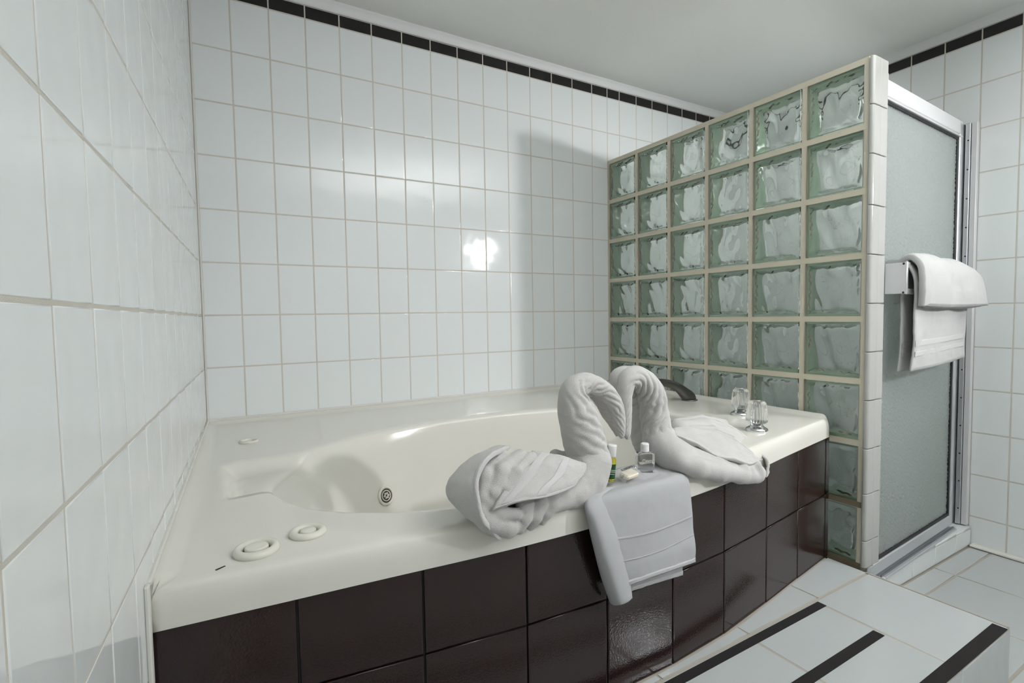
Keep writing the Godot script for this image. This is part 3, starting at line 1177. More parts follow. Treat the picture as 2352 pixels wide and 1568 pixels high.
# a tile whose left edge is rolled over
func bullnose(w: float, h: float, d: float) -> ArrayMesh:
	var key := "bull%.4f" % h
	if meshes.has(key):
		return meshes[key]
	var prof := [[w * 0.5, 0.0], [w * 0.5, d - 0.002], [w * 0.5 - 0.002, d]]
	prof.append([-w * 0.5 + 0.014, d])
	for i in 9:
		var a := PI / 2 + PI / 2 * i / 8.0
		prof.append([-w * 0.5 + 0.012 + 0.012 * cos(a), d - 0.012 + 0.012 * sin(a)])
	prof.append([-w * 0.5, 0.0])
	var rings := []
	for k in 4:
		var y: float = [-h * 0.5, -h * 0.5 + 0.002, h * 0.5 - 0.002, h * 0.5][k]
		var s: float = 0.0 if k == 1 or k == 2 else 0.0015
		var r := []
		for q in prof:
			r.append(v(q[0], y, maxf(q[1] - s, 0.0)))
		rings.append(r)
	meshes[key] = rings_mesh(rings, true, true, false)
	return meshes[key]


func shower_curb() -> void:
	var s := thing("shower_curb", v(2.6, 0, 1.24), "low white tiled curb under the frosted shower door", "curb")
	var o := -s.position
	part("base", box(v(1.0, 0.084, 0.11), 0.0), M.grout, s, o + v(2.588, 0.042, 1.238))
	var xs := [2.09, 2.285, 2.50, 2.715, 2.930, 3.088]
	for i in 5:
		var w: float = xs[i + 1] - xs[i] - 0.003
		part("face_tile", tile(snappedf(w, 0.0005), 0.074, 0.007, 0.003), M.white_tile, s, o + v((xs[i] + xs[i + 1]) * 0.5, 0.041, 1.289))
		part("top_tile", tile(snappedf(w, 0.0005), 0.112, 0.007, 0.003), M.white_tile, s, o + v((xs[i] + xs[i + 1]) * 0.5, 0.083, 1.239), Basis(Vector3.RIGHT, -PI / 2))


# obscure glass: a flat back and a pebbled front
func pebbled_pane(w: float, h: float) -> ArrayMesh:
	var n := FastNoiseLite.new()
	n.seed = 12
	n.noise_type = FastNoiseLite.TYPE_SIMPLEX_SMOOTH
	n.frequency = 75.0
	n.fractal_octaves = 1
	var nx := int(w / 0.0034)
	var ny := int(h / 0.0034)
	var vs := PackedVector3Array()
	var ix := PackedInt32Array()
	for j in ny + 1:
		for i in nx + 1:
			var x := w * (float(i) / nx - 0.5)
			var y := h * (float(j) / ny - 0.5)
			vs.append(Vector3(x, y, 0.003 + 0.0021 * n.get_noise_2d(x + y * 0.25, y)))
	for j in ny:
		for i in nx:
			var a := j * (nx + 1) + i
			ix.append_array([a, a + nx + 1, a + 1, a + 1, a + nx + 1, a + nx + 2])
	var m := from_arrays(vs, smooth(vs, ix), ix)
	var st := SurfaceTool.new()
	st.begin(Mesh.PRIMITIVE_TRIANGLES)
	st.set_smooth_group(-1)
	face(st, Vector3.ZERO, [v(-w * 0.5, -h * 0.5, -0.002), v(w * 0.5, -h * 0.5, -0.002), v(w * 0.5, h * 0.5, -0.002), v(-w * 0.5, h * 0.5, -0.002)])
	st.generate_normals()
	return st.commit(m)


func shower_enclosure() -> void:
	var a := v(2.092, 0, 1.300)
	var b := v(2.968, 0, 1.250)
	var along := (b - a).normalized()
	var s := thing("shower_enclosure", a, "frosted glass shower door in a white metal frame with a towel bar", "shower door")
	s.set_meta("kind", "thing")
	s.basis = Basis(along, Vector3.UP, along.cross(Vector3.UP))
	var w := a.distance_to(b)
	part("pane", pebbled_pane(w - 0.04, 1.74), M.obscure_glass, s, v(w * 0.5, 1.02, 0))
	part("top_rail", box(v(w, 0.062, 0.028), 0.003), M.white_metal, s, v(w * 0.5, 1.925, 0))
	part("top_rail_lip", box(v(w, 0.007, 0.034), 0.002), M.white_metal, s, v(w * 0.5, 1.886, 0))
	part("stile", box(v(0.028, 1.83, 0.028), 0.003), M.aluminium, s, v(w - 0.014, 1.03, 0))
	part("stile", box(v(0.022, 1.83, 0.028), 0.003), M.aluminium, s, v(0.012, 1.03, 0))
	part("bottom_rail", box(v(w - 0.02, 0.05, 0.028), 0.004), M.aluminium, s, v(w * 0.5, 0.138, 0))
	part("gasket", box(v(w - 0.05, 0.012, 0.016), 0.002), M.gasket, s, v(w * 0.5, 0.169, 0.001))
	part("gasket", box(v(w - 0.05, 0.010, 0.016), 0.002), M.gasket, s, v(w * 0.5, 1.877, 0.001))
	part("gasket", box(v(0.012, 1.72, 0.016), 0.002), M.gasket, s, v(w - 0.034, 1.02, 0.001))
	var br := part("bracket", box(v(0.075, 0.05, 0.006), 0.001), M.white_metal, s, v(0.04, 1.945, 0.017))
	for q in [v(-0.02, 0.012, 0.003), v(0.012, -0.012, 0.003)]:
		part("screw", lathe([[0.0, 0.0], [0.004, 0.0], [0.003, 0.0012], [0.0, 0.0015]], 12), M.dull_metal, br, q, Basis(Vector3.RIGHT, PI / 2))
	# channel at the wall
	var inv := s.transform.affine_inverse()
	var strips := [["wall_channel", 3.078, 1.204, 1.236, 0.020, M.dull_metal], ["channel_lip", 3.062, 1.234, 1.239, 0.052, M.aluminium], ["channel_dark_gap", 3.080, 1.239, 1.245, 0.018, M.gasket], ["channel_face", 3.072, 1.245, 1.263, 0.034, M.aluminium], ["wall_flange", 3.076, 1.265, 1.286, 0.026, M.white_metal]]  # the gap in the channel is a solid strip, its dark painted black
	for q in strips:
		var m: MeshInstance3D = part(q[0], box(v(q[4], 1.87, q[3] - q[2]), 0.0015), q[5], s, inv * v(q[1], 1.032, (q[2] + q[3]) * 0.5), inv.basis)
		if q[0] == "channel_face" or q[0] == "wall_channel":
			for k in 14:
				if q[0] == "wall_channel" and k % 4 != 1:
					continue
				part("dark_dot", lathe([[0.0, 0.0], [0.0035, 0.0], [0.0025, 0.0012], [0.0, 0.0015]], 10), M.gasket, m, v(-q[4] * 0.5, -0.86 + 0.132 * k, 0.002), Basis(Vector3.BACK, PI / 2))  # small black discs standing for openings in the channel
	# threshold on the curb, along the door
	part("threshold", box(v(w - 0.10, 0.008, 0.036), 0.002), M.aluminium, s, v(w * 0.5 + 0.06, 0.094, 0.012))
	part("threshold_lip", box(v(w - 0.10, 0.012, 0.005), 0.001), M.dull_metal, s, v(w * 0.5 + 0.06, 0.098, 0.016))
	# towel bar: a side plate that stands out from the door, a front strip and two rails
	var bar := part("towel_bar", box(v(0.006, 0.112, 0.064), 0.001), M.white_metal, s, v(0.104, 1.232, 0.044))
	part("front_strip", box(v(0.014, 0.118, 0.004), 0.001), M.white_metal, bar, v(0.004, 0.0, 0.034))
	for y in [-0.048, 0.048]:
		part("rail", box(v(0.60, 0.020, 0.006), 0.001), M.white_metal, bar, v(0.30, y, 0.030))
		part("screw", lathe([[0.0, 0.0], [0.004, 0.0], [0.003, 0.0015], [0.0, 0.002]], 12), M.gasket, bar, v(-0.003, y * 1.08, 0.026), Basis(Vector3.BACK, PI / 2))
		part("post", box(v(0.012, 0.020, 0.060), 0.001), M.white_metal, bar, v(0.585, y, -0.002))


# ------------------------------------------------------------------ towels
# diagonal pinches where a rolled towel bends: deepest on the inner side, each one of its own length
func crease_bump(freq: float, twist: float, depth: float, seed_: int, facing: float, fade: float) -> Callable:
	var n := FastNoiseLite.new()
	n.seed = seed_
	n.frequency = 1.0
	n.noise_type = FastNoiseLite.TYPE_SIMPLEX_SMOOTH
	return func(s: float, a: float, p: Vector3, rad: float) -> float:
		var wob := n.get_noise_3dv(p * 11.0)
		var turn := wrapf(a - facing, -PI, PI)
		var ph := s * freq + turn * twist + wob * 1.3
		var c := ph - floorf(ph)
		var lone := n.get_noise_2d(floorf(ph) * 7.3, seed_) * 0.9
		var valley := exp(-pow((c - 0.5) * 5.0, 2.0))
		var side := pow(0.5 + 0.5 * cos(turn - lone), 1.2)
		var on := smoothstep(0.0, 0.12, s) * (1.0 - smoothstep(fade, 1.0, s))
		var puff := 0.0035 * n.get_noise_3dv(p * 16.0) + 0.0012 * n.get_noise_3dv(p * 46.0)
		return (-depth * valley * side + puff + 0.25 * depth * side) * on * clampf(rad / 0.03, 0.2, 1.0)


func swan(called: String, label: String, g: Dictionary, facing: float, twist: float, base: Vector3) -> Node3D:
	var s := thing(called, base, label, "towel", "bath towels folded into swans")
	var o := -base
	part("body", folds_mesh(g.folds, 0.0032, 0.0022), M.terry, s, o)
	part("neck", tube(g.neck, g.neck_r, 150, 72, crease_bump(19.0, twist * 1.6, 0.0058, 4, facing, 0.9), 1.0, Vector3.BACK), M.terry, s, o)
	part("back_roll", tube(g.back, g.back_r, 90, 56, crease_bump(13.0, twist, 0.004, 8, facing, 0.9), 1.0, Vector3.BACK), M.terry, s, o)
	part("wrap", cloth(g.hood, 46, 36, 0.0075, 0.004, 18.0, 0.07), M.terry, s, o)
	part("wing", cloth(g.wing, 46, 36, 0.0075, 0.004, 16.0, 0.07), M.terry, s, o)
	return s


# a hem: a flat sewn band along one edge of a cloth
func hem_band(line: Array, inward: Array, called: String, parent: Node3D, o: Vector3, cloth_name := "hem_cloth") -> void:
	var rows := [line, inward]
	var mid := []
	for i in line.size():
		mid.append((line[i] + inward[i]) * 0.5)
	rows.insert(1, mid)
	part(called, cloth(rows, 60, 6, 0.0100, 0.0012, 70.0), M[cloth_name], parent, o)


func toward(a: Array, b: Array, dist: float) -> Array:
	var r := []
	for i in a.size():
		r.append(a[i] + (b[i] - a[i]).normalized() * dist)
	return r


func first_of(rows: Array, k: int) -> Array:
	var r := []
	for q in rows:
		r.append(q[k])
	return r


# a woven stripe lying on a cloth: a strip between two lines across its control rows
func stripe(rows: Array, from: Vector2, to: Vector2, wide: Vector2, called: String, mat_: Material, parent: Node3D, o: Vector3, lift := 0.0046) -> void:
	var lines := [[], [], []]
	for k in 13:
		for e in 3:
			var q: Vector2 = from.lerp(to, k / 12.0) + wide * (e * 0.5)
			var p := sheet_at(rows, q)
			var n := (sheet_at(rows, q + Vector2(0.01, 0)) - p).cross(sheet_at(rows, q + Vector2(0, 0.01)) - p).normalized()
			if n.z < 0.0:
				n = -n
			lines[e].append(p + n * lift)
	part(called, cloth(lines, 48, 8, 0.0016, 0.0), mat_, parent, o)


func sheet_at(rows: Array, q: Vector2) -> Vector3:
	var cols := []
	for r in rows:
		cols.append(crom(r, q.x))
	return crom(cols, q.y)


func left_swan() -> void:
	var g := left_swan_shape()
	var s := swan("towel_swan", "terry towel swan left of the green bottle, its head curled to the right", g, PI * 0.72, 0.9, v(0.6, 0.70, 1.30))
	var o := -s.position
	hem_band(g.hood[0], toward(g.hood[0], g.hood[1], 0.010), "hem", s, o)
	var n: int = g.wing.size()
	hem_band(g.wing[n - 1], toward(g.wing[n - 1], g.wing[n - 2], 0.010), "hem", s, o)
	var right := first_of(g.wing, 3)
	hem_band(right, toward(right, first_of(g.wing, 2), 0.009), "hem", s, o)
	stripe(g.wing, Vector2(0.20, 0.03), Vector2(0.10, 0.90), Vector2(0.14, 0.0), "woven_band", M.woven, s, o)
	stripe(g.wing, Vector2(0.58, 0.03), Vector2(0.50, 0.90), Vector2(0.11, 0.0), "woven_band", M.woven, s, o)


func right_swan() -> void:
	var g := right_swan_shape()
	var s := swan("towel_swan", "terry towel swan right of the clear square bottle, tail hanging over the tub edge", g, PI * 0.28, -0.9, v(1.30, 0.70, 1.27))
	var o := -s.position
	part("cuff", cloth(g.cuff, 30, 20, 0.006, 0.003, 20.0, 0.06), M.terry, s, o)
	hem_band(g.wing[2], toward(g.wing[2], g.wing[1], 0.009), "hem", s, o)
	hem_band(g.hood[0], toward(g.hood[0], g.hood[1], 0.009), "hem", s, o)


func hand_towel() -> void:
	var sh := hand_towel_shape()
	var s := thing("hand_towel", v(0.95, 0.70, 1.34), "flat woven pale grey hand towel hanging over the tub front beneath the toiletries", "towel")
	var o := -s.position
	part("cloth", cloth(sh[0], 60, 70, 0.006, 0.002, 12.0), M.flat_weave, s, o)
	part("under_layer", cloth(sh[1], 40, 20, 0.005, 0.001, 12.0), M.flat_weave, s, o)
	part("folded_edge", cloth(sh[2], 24, 60, 0.005, 0.001, 12.0), M.flat_weave, s, o)
	var c: Array = sh[0]
	var n := c.size()
	hem_band(c[n - 1], toward(c[n - 1], c[n - 2], 0.012), "hem", s, o, "flat_hem")
	for y in [0.56, 0.70]:
		stripe(c, Vector2(0.18, y), Vector2(0.99, y), Vector2(0.0, 0.010), "woven_band", M.flat_hem, s, o, 0.0040)
	var u: Array = sh[1]
	hem_band(u[2], toward(u[2], u[1], 0.012), "hem", s, o, "flat_hem")


func bar_towels() -> void:
	var inv_at := Transform3D(Basis(), v(0, 0, 0))
	# long towel: hangs behind and in front of the bar
	var s := thing("bath_towel", v(2.5, 1.28, 1.37), "long white terry bath towel hanging on the shower door bar, underneath the shorter one", "towel", "white towels on the shower door bar")
	var o := -s.position
	var front := [
		[v(2.235, 1.295, 1.355), v(2.40, 1.297, 1.347), v(2.60, 1.297, 1.337), v(2.80, 1.295, 1.325)],
		[v(2.225, 1.22, 1.388), v(2.40, 1.22, 1.380), v(2.60, 1.22, 1.368), v(2.78, 1.22, 1.358)],
		[v(2.215, 1.08, 1.392), v(2.40, 1.08, 1.385), v(2.58, 1.08, 1.372), v(2.755, 1.08, 1.36)],
		[v(2.205, 0.97, 1.396), v(2.40, 0.975, 1.388), v(2.575, 0.98, 1.374), v(2.75, 0.985, 1.36)],
		[v(2.195, 0.895, 1.392), v(2.40, 0.900, 1.388), v(2.57, 0.905, 1.376), v(2.745, 0.915, 1.362)]]
	part("front_fold", cloth(front, 50, 60, 0.014, 0.004, 9.0), M.terry_white, s, o)
	var back := []
	for r in front:
		var q := []
		for p in r:
			q.append(p + v(0.012, -0.008 if p.y < 1.25 else 0.0, -0.046 if p.y < 1.25 else -0.022))
		back.append(q)
	part("back_fold", cloth(back, 40, 50, 0.012, 0.003, 9.0), M.terry_white, s, o)
	for q in [0.66, 0.76]:
		stripe(front, Vector2(0.0, q), Vector2(1.0, q), Vector2(0.0, 0.055), "woven_band", M.terry_band, s, o, 0.0070)
		stripe(back, Vector2(0.0, q), Vector2(0.7, q), Vector2(0.0, 0.055), "woven_band", M.terry_band, s, o, 0.0060)
	# short towel over it, folded in three, one end slipping to the right
	s = thing("hand_towel", v(2.5, 1.30, 1.40), "short white terry towel folded over the long one on the shower door bar", "towel", "white towels on the shower door bar")
	o = -s.position
	var over := [
		[v(2.245, 1.14, 1.325), v(2.40, 1.14, 1.320), v(2.50, 1.14, 1.314), v(2.62, 1.14, 1.306), v(2.80, 1.14, 1.300)],
		[v(2.245, 1.27, 1.325), v(2.40, 1.275, 1.320), v(2.50, 1.27, 1.314), v(2.62, 1.27, 1.306), v(2.80, 1.26, 1.300)],
		[v(2.240, 1.308, 1.362), v(2.40, 1.312, 1.354), v(2.50, 1.300, 1.350), v(2.62, 1.305, 1.342), v(2.80, 1.285, 1.335)],
		[v(2.222, 1.275, 1.404), v(2.38, 1.278, 1.402), v(2.50, 1.268, 1.388), v(2.62, 1.268, 1.394), v(2.81, 1.245, 1.380)],
		[v(2.212, 1.20, 1.416), v(2.37, 1.20, 1.418), v(2.51, 1.195, 1.398), v(2.64, 1.19, 1.410), v(2.83, 1.17, 1.394)],
		[v(2.215, 1.128, 1.412), v(2.38, 1.122, 1.416), v(2.53, 1.122, 1.400), v(2.66, 1.124, 1.412), v(2.855, 1.130, 1.394)]]
	part("cloth", cloth(over, 60, 70, 0.034, 0.005, 8.0), M.terry_white, s, o)
	var inner := [
		[v(2.27, 1.30, 1.378), v(2.45, 1.30, 1.370), v(2.66, 1.295, 1.360), v(2.79, 1.28, 1.352)],
		[v(2.262, 1.20, 1.402), v(2.45, 1.20, 1.396), v(2.66, 1.20, 1.388), v(2.80, 1.19, 1.382)],
		[v(2.262, 1.122, 1.400), v(2.45, 1.120, 1.396), v(2.66, 1.118, 1.392), v(2.82, 1.125, 1.388)]]
	part("inner_fold", cloth(inner, 40, 30, 0.012, 0.002, 9.0), M.terry_white, s, o)


# ------------------------------------------------------------------ small things
func words(text: String, size: float, mat_: Material, parent: Node3D, at: Vector3, turn := Basis(), called := "lettering", font_name := "Droid Sans", bold := false) -> void:
	var f := SystemFont.new()
	f.font_names = PackedStringArray([font_name])
	if bold:
		f.font_weight = 700
	var t := TextMesh.new()
	t.text = text
	t.font = f
	t.font_size = 32
	t.pixel_size = size / 32.0
	t.depth = 0.0003
	part(called, t, mat_, parent, at, turn)


func toiletries() -> void:
	# green label bottle, leaning a little
	var s := thing("shampoo_bottle", v(0.849, 0.7145, 1.312), "tiny bottle of yellow liquid with a dark green label and white cap", "bottle")
	s.basis = Basis(Vector3.UP, -0.35) * Basis(Vector3.BACK, -0.09)
	part("bottle", lathe([[0.0, 0.0], [0.0105, 0.0], [0.0118, 0.002], [0.0118, 0.048], [0.0108, 0.054], [0.0085, 0.057], [0.0085, 0.060], [0.0, 0.060]], 40), M.oil, s)
	part("cap", lathe([[0.0, 0.060], [0.0100, 0.060], [0.0106, 0.078], [0.0108, 0.086], [0.0098, 0.0885], [0.0, 0.0885]], 40), M.cap_plastic, s)
	var rings := []
	for y in [0.007, 0.0425]:
		var r := []
		for i in 25:
			var a := -1.05 + 2.1 * i / 24.0
			r.append(v(sin(a) * 0.01205, y, cos(a) * 0.01205))
		for i in 25:
			var a := 1.05 - 2.1 * i / 24.0
			r.append(v(sin(a) * 0.01185, y, cos(a) * 0.01185))
		rings.append(r)
	part("label", rings_mesh(rings, true, true, true), M.green_label, s)
	words("PEPPERMINT", 0.0030, M.white_ink, s, v(0, 0.0285, 0.0122))
	words("ROSEMARY", 0.0034, M.white_ink, s, v(0.001, 0.0245, 0.0122))
	words("shampoo", 0.0026, M.white_ink, s, v(0, 0.0195, 0.0122))
	# clear square bottle
	s = thing("gel_bottle", v(0.990, 0.7085, 1.288), "small clear square bottle with white lettering beside the right towel swan", "bottle")
	s.basis = Basis(Vector3.UP, -0.42)
	var rr := []
	for q in [[0.0, 0.8], [0.0, 0.95], [0.0015, 1.0], [0.042, 1.0], [0.0465, 0.96], [0.0495, 0.82], [0.0505, 0.5], [0.051, 0.42], [0.056, 0.42]]:
		var r := []
		for i in 40:
			var a := TAU * i / 40
			var ca := cos(a)
			var sa := sin(a)
			var k: float = q[1]
			var e := 0.32 if k > 0.6 else 1.0
			r.append(v(signf(ca) * pow(absf(ca), e) * 0.0235 * k * (1.0 if k > 0.6 else 0.9), q[0], signf(sa) * pow(absf(sa), e) * 0.0135 * k * (1.0 if k > 0.6 else 1.55)))
		rr.append(r)
	part("bottle", rings_mesh(rr, true, true, true), M.clear_acrylic, s)
	var cap := [[0.0, 0.052]]
	for i in 6:
		cap.append_array([[0.0105, 0.052 + 0.003 * i], [0.0108, 0.0528 + 0.003 * i], [0.0108, 0.0542 + 0.003 * i], [0.0105, 0.055 + 0.003 * i]])
	cap.append_array([[0.0105, 0.0715], [0.009, 0.0735], [0.0, 0.074]])
	part("cap", lathe(cap, 36), M.cap_plastic, s)
	words("Clean", 0.0105, M.white_ink, s, v(0.001, 0.030, 0.0138))
	words("shower gel", 0.0035, M.grey_ink, s, v(0.002, 0.025, 0.0138))
	# soap in its wrapper
	s = thing("soap_bar", v(0.905, 0.7145, 1.318), "small cream soap bar in a clear printed wrapper between the two bottles", "soap")
	s.basis = Basis(Vector3.UP, 0.12) * Basis(Vector3.BACK, 0.05) * Basis(Vector3.RIGHT, 0.2)
	part("bar", box(v(0.044, 0.013, 0.030), 0.004), M.soap, s, v(0, 0.0085, 0))
	part("wrapper", cloth([
		[v(-0.036, 0.006, -0.020), v(-0.022, 0.017, -0.020), v(0.0, 0.0175, -0.020), v(0.022, 0.017, -0.020), v(0.034, 0.006, -0.020)],
		[v(-0.038, 0.005, 0.0), v(-0.024, 0.0178, 0.0), v(0.0, 0.0168, 0.0), v(0.024, 0.0178, 0.0), v(0.038, 0.004, 0.0)],
		[v(-0.036, 0.003, 0.019), v(-0.022, 0.0165, 0.018), v(0.0, 0.0175, 0.0175), v(0.022, 0.0165, 0.018), v(0.036, 0.003, 0.019)]], 24, 12, 0.0006, 0.0012, 80.0), M.clear_wrap, s)
	words("ELEMENTS", 0.0085, M.black_ink, s, v(0.002, 0.0192, -0.010), Basis(Vector3.RIGHT, -1.25), "lettering", "Droid Sans", true)
	words("spa", 0.006, M.black_ink, s, v(-0.029, 0.0125, 0.004), Basis(Vector3.BACK, 0.8) * Basis(Vector3.RIGHT, -1.2), "lettering", "Droid Sans", true)


func wall_hook() -> void:
	var s := thing("wall_hook", v(-0.0895, 1.541, 1.404), "small cream ceramic hook high on the left tiled wall", "hook")
	part("base", lathe([[0.0, 0.0], [0.010, 0.0], [0.010, 0.003], [0.008, 0.005], [0.0, 0.006]], 24), M.fitting, s, Vector3.ZERO, Basis(Vector3.BACK, -PI / 2))
	part("peg", tube([v(0.003, -0.002, 0), v(0.009, -0.004, 0), v(0.014, -0.001, 0), v(0.015, 0.007, 0)], [0.005, 0.0045, 0.004, 0.003], 16, 16), M.fitting, s)


# ------------------------------------------------------------------ towel shapes
func left_swan_shape() -> Dictionary:
	var folds := [
		[[v(0.515,0.750,1.255), v(0.608,0.747,1.262), v(0.714,0.721,1.265), v(0.791,0.721,1.275)], [0.0420, 0.0535, 0.0455, 0.0424], 0.020],
		[[v(0.554,0.815,1.300), v(0.501,0.791,1.325), v(0.491,0.752,1.335), v(0.503,0.722,1.338)], [0.0187, 0.0197, 0.0195, 0.0160], 0.006],
		[[v(0.597,0.810,1.310), v(0.534,0.797,1.335), v(0.510,0.760,1.345), v(0.519,0.727,1.345)], [0.0190, 0.0172, 0.0160, 0.0125], 0.005],
		[[v(0.616,0.808,1.322), v(0.566,0.794,1.345), v(0.537,0.765,1.352), v(0.533,0.739,1.350)], [0.0152, 0.0136, 0.0116, 0.0107], 0.004],
		[[v(0.481,0.732,1.335), v(0.503,0.701,1.348), v(0.542,0.681,1.350), v(0.569,0.683,1.348)], [0.0212, 0.0230, 0.0198, 0.0146], 0.006],
		[[v(0.497,0.745,1.345), v(0.521,0.718,1.356), v(0.557,0.709,1.358)], [0.0132, 0.0142, 0.0126], 0.005],
		[[v(0.585,0.720,1.345), v(0.578,0.697,1.352), v(0.569,0.672,1.348)], [0.0203, 0.0174, 0.0119], 0.004],
		[[v(0.622,0.714,1.345), v(0.609,0.692,1.350), v(0.599,0.669,1.344)], [0.0206, 0.0167, 0.0102], 0.004],
		[[v(0.649,0.710,1.344), v(0.641,0.691,1.346), v(0.632,0.673,1.342)], [0.0190, 0.0142, 0.0095], 0.004],
		[[v(0.665,0.710,1.335), v(0.737,0.710,1.320), v(0.794,0.725,1.300)], [0.0270, 0.0342, 0.0396], 0.012],
		[[v(0.726,0.711,1.300), v(0.782,0.728,1.295), v(0.805,0.762,1.286), v(0.801,0.794,1.282)], [0.0436, 0.0510, 0.0528, 0.0454], 0.015],
		[[v(0.739,0.778,1.240), v(0.768,0.767,1.245), v(0.788,0.754,1.250)], [0.0149, 0.0139, 0.0129], 0.008],
	]
	var neck := [v(0.726,0.711,1.300), v(0.782,0.728,1.295), v(0.806,0.767,1.285), v(0.796,0.814,1.280), v(0.785,0.864,1.275), v(0.773,0.907,1.272), v(0.780,0.940,1.270), v(0.814,0.951,1.270), v(0.854,0.937,1.272), v(0.886,0.911,1.274), v(0.906,0.876,1.276), v(0.912,0.841,1.278), v(0.917,0.815,1.279), v(0.919,0.803,1.280)]
	var neck_r := [0.0426, 0.0490, 0.0508, 0.0517, 0.0484, 0.0408, 0.0336, 0.0266, 0.0238, 0.0219, 0.0187, 0.0155, 0.0100, 0.0044]
	var back_roll := [v(0.810,0.927,1.245), v(0.846,0.939,1.243), v(0.877,0.915,1.245), v(0.898,0.874,1.250), v(0.908,0.841,1.260), v(0.917,0.808,1.268)]
	var back_roll_r := [0.0281, 0.0264, 0.0244, 0.0212, 0.0145, 0.0067]
	var hood := [
		[v(0.581,0.833,1.295), v(0.503,0.831,1.345), v(0.470,0.801,1.362), v(0.466,0.761,1.372), v(0.480,0.716,1.370), v(0.521,0.666,1.358)],
		[v(0.577,0.832,1.280), v(0.496,0.828,1.320), v(0.457,0.801,1.335), v(0.446,0.766,1.345), v(0.460,0.725,1.352), v(0.508,0.672,1.350)],
		[v(0.575,0.825,1.260), v(0.494,0.819,1.285), v(0.448,0.794,1.295), v(0.433,0.760,1.300), v(0.451,0.729,1.315), v(0.493,0.685,1.335)],
		[v(0.587,0.801,1.220), v(0.513,0.791,1.235), v(0.475,0.764,1.235), v(0.465,0.732,1.235), v(0.482,0.709,1.250), v(0.520,0.682,1.280)],
	]
	var wing := [
		[v(0.634,0.816,1.300), v(0.669,0.809,1.318), v(0.713,0.795,1.328), v(0.757,0.775,1.335)],
		[v(0.583,0.802,1.335), v(0.629,0.799,1.348), v(0.689,0.785,1.352), v(0.748,0.767,1.345)],
		[v(0.541,0.773,1.352), v(0.595,0.774,1.366), v(0.666,0.770,1.368), v(0.732,0.758,1.355)],
		[v(0.508,0.746,1.362), v(0.560,0.755,1.378), v(0.631,0.757,1.382), v(0.709,0.753,1.366)],
		[v(0.495,0.730,1.364), v(0.547,0.743,1.382), v(0.619,0.742,1.386), v(0.694,0.745,1.370)],
	]
	return {folds = folds, neck = neck, neck_r = neck_r, back = back_roll, back_r = back_roll_r, hood = hood, wing = wing}


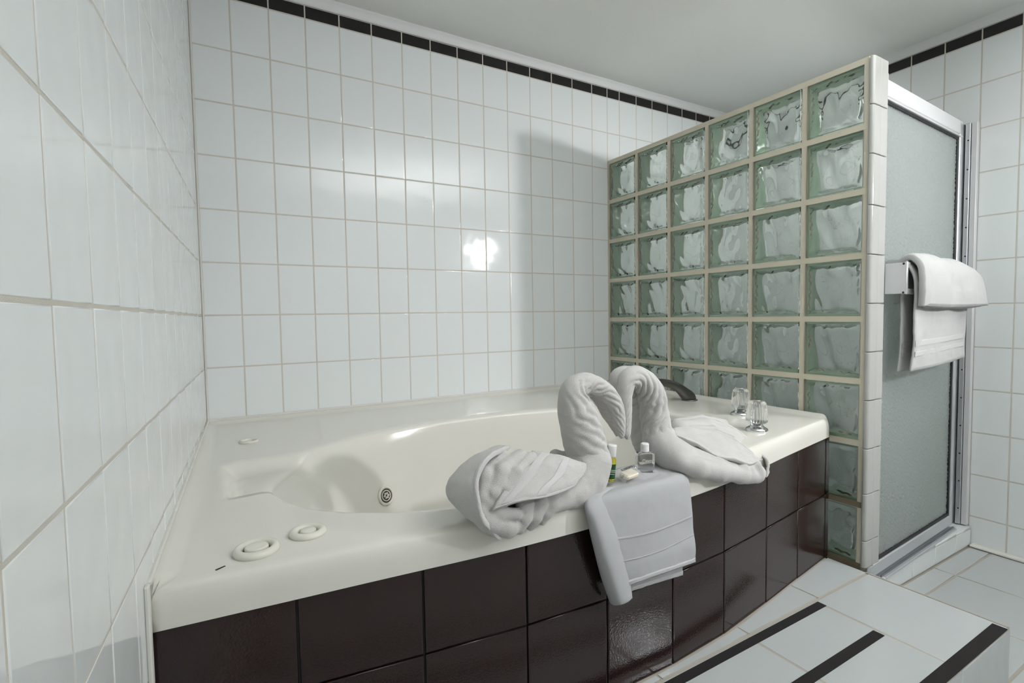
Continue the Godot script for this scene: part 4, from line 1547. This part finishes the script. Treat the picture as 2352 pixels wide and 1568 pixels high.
func right_swan_shape() -> Dictionary:
	var folds := [
		[[v(1.066,0.765,1.275), v(1.096,0.731,1.300), v(1.209,0.699,1.315), v(1.336,0.665,1.320), v(1.417,0.638,1.318)], [0.0400, 0.0387, 0.0388, 0.0354, 0.0260], 0.020],
		[[v(1.253,0.689,1.310), v(1.150,0.706,1.305), v(1.093,0.735,1.288), v(1.066,0.773,1.268), v(1.063,0.805,1.259)], [0.0321, 0.0346, 0.0425, 0.0437, 0.0367], 0.015],
		[[v(1.161,0.786,1.250), v(1.268,0.772,1.245), v(1.344,0.743,1.255)], [0.0296, 0.0360, 0.0315], 0.012],
		[[v(1.082,0.723,1.335), v(1.112,0.713,1.352), v(1.193,0.688,1.356), v(1.294,0.661,1.350), v(1.384,0.637,1.340)], [0.0228, 0.0251, 0.0235, 0.0220, 0.0178], 0.015],
		[[v(1.300,0.683,1.348), v(1.317,0.650,1.350)], [0.0172, 0.0136], 0.010],
		[[v(1.370,0.677,1.342), v(1.392,0.642,1.340)], [0.0177, 0.0178], 0.010],
		[[v(1.208,0.788,1.200), v(1.326,0.784,1.190), v(1.416,0.764,1.200)], [0.0181, 0.0189, 0.0166], 0.006],
		[[v(1.186,0.792,1.275), v(1.266,0.780,1.285), v(1.334,0.751,1.292)], [0.0110, 0.0125, 0.0102], 0.006],
	]
	var neck := [v(1.253,0.689,1.310), v(1.150,0.706,1.305), v(1.093,0.735,1.288), v(1.066,0.778,1.268), v(1.060,0.836,1.255), v(1.052,0.888,1.255), v(1.028,0.927,1.258), v(0.987,0.952,1.262), v(0.951,0.946,1.266), v(0.939,0.912,1.270), v(0.939,0.874,1.274), v(0.937,0.835,1.277), v(0.935,0.810,1.280), v(0.936,0.798,1.281)]
	var neck_r := [0.0296, 0.0334, 0.0413, 0.0425, 0.0391, 0.0366, 0.0338, 0.0309, 0.0259, 0.0190, 0.0145, 0.0123, 0.0089, 0.0033]
	var back_roll := [v(1.095,0.724,1.215), v(1.073,0.775,1.210), v(1.068,0.837,1.205), v(1.055,0.894,1.205), v(1.007,0.939,1.215), v(0.958,0.949,1.230), v(0.944,0.915,1.245)]
	var back_roll_r := [0.0445, 0.0417, 0.0368, 0.0341, 0.0333, 0.0277, 0.0205]
	var hood := [
		[v(1.150,0.798,1.235), v(1.245,0.802,1.225), v(1.355,0.790,1.215), v(1.462,0.746,1.210), v(1.522,0.710,1.212), v(1.611,0.700,1.205)],
		[v(1.122,0.791,1.262), v(1.219,0.790,1.255), v(1.333,0.766,1.245), v(1.443,0.714,1.235), v(1.512,0.685,1.235), v(1.598,0.682,1.225)],
		[v(1.110,0.784,1.280), v(1.204,0.776,1.275), v(1.321,0.743,1.265), v(1.412,0.692,1.265), v(1.488,0.662,1.265), v(1.564,0.659,1.255)],
	]
	var wing := [
		[v(1.104,0.804,1.278), v(1.170,0.800,1.288), v(1.250,0.784,1.297), v(1.328,0.750,1.305), v(1.373,0.717,1.315), v(1.390,0.697,1.320)],
		[v(1.087,0.800,1.295), v(1.155,0.786,1.307), v(1.227,0.757,1.320), v(1.292,0.727,1.330), v(1.345,0.703,1.336), v(1.385,0.691,1.335)],
		[v(1.079,0.792,1.305), v(1.147,0.761,1.322), v(1.198,0.726,1.345), v(1.254,0.711,1.357), v(1.322,0.687,1.360), v(1.409,0.685,1.342)],
	]
	var cuff := [
		[v(1.613,0.685,1.215), v(1.533,0.695,1.245), v(1.482,0.695,1.270), v(1.461,0.690,1.295), v(1.454,0.679,1.318)],
		[v(1.610,0.672,1.225), v(1.541,0.679,1.255), v(1.491,0.677,1.285), v(1.469,0.670,1.310), v(1.456,0.660,1.328)],
		[v(1.587,0.643,1.240), v(1.537,0.647,1.270), v(1.495,0.639,1.300), v(1.468,0.632,1.322), v(1.441,0.624,1.333)],
	]
	return {folds = folds, neck = neck, neck_r = neck_r, back = back_roll, back_r = back_roll_r, hood = hood, wing = wing, cuff = cuff}


func hand_towel_shape() -> Array:
	var cloth := [
		[v(0.914,0.711,1.245), v(0.968,0.712,1.245), v(1.047,0.711,1.245), v(1.140,0.696,1.245)],
		[v(0.797,0.694,1.325), v(0.865,0.703,1.325), v(0.969,0.702,1.322), v(1.088,0.700,1.315)],
		[v(0.742,0.690,1.358), v(0.814,0.698,1.366), v(0.932,0.699,1.366), v(1.078,0.688,1.352)],
		[v(0.747,0.639,1.372), v(0.823,0.634,1.378), v(0.925,0.628,1.380), v(1.075,0.624,1.366)],
		[v(0.759,0.578,1.376), v(0.828,0.562,1.382), v(0.934,0.558,1.385), v(1.075,0.564,1.372)],
		[v(0.795,0.521,1.368), v(0.842,0.526,1.384), v(0.940,0.527,1.389), v(1.074,0.524,1.378)],
		[v(0.815,0.479,1.366), v(0.850,0.490,1.384), v(0.943,0.492,1.390), v(1.074,0.481,1.378)],
	]
	var under := [
		[v(0.841,0.543,1.368), v(0.935,0.536,1.370), v(1.035,0.530,1.362)],
		[v(0.849,0.504,1.368), v(0.934,0.498,1.370), v(1.044,0.488,1.362)],
		[v(0.857,0.462,1.368), v(0.940,0.461,1.372), v(1.044,0.449,1.364)],
	]
	var turn := [
		[v(0.803,0.710,1.315), v(0.803,0.709,1.324), v(0.820,0.708,1.332), v(0.851,0.705,1.328), v(0.880,0.704,1.320)],
		[v(0.748,0.693,1.345), v(0.738,0.694,1.362), v(0.751,0.692,1.371), v(0.780,0.687,1.368), v(0.809,0.682,1.360)],
		[v(0.751,0.637,1.355), v(0.742,0.644,1.374), v(0.753,0.644,1.386), v(0.786,0.635,1.383), v(0.821,0.625,1.373)],
		[v(0.761,0.581,1.360), v(0.754,0.587,1.378), v(0.766,0.586,1.393), v(0.801,0.573,1.389), v(0.834,0.562,1.378)],
		[v(0.781,0.514,1.360), v(0.776,0.521,1.378), v(0.788,0.520,1.394), v(0.819,0.510,1.391), v(0.848,0.501,1.380)],
		[v(0.809,0.445,1.358), v(0.803,0.450,1.376), v(0.808,0.458,1.394), v(0.828,0.457,1.393), v(0.852,0.455,1.383)],
	]
	return [cloth, under, turn]
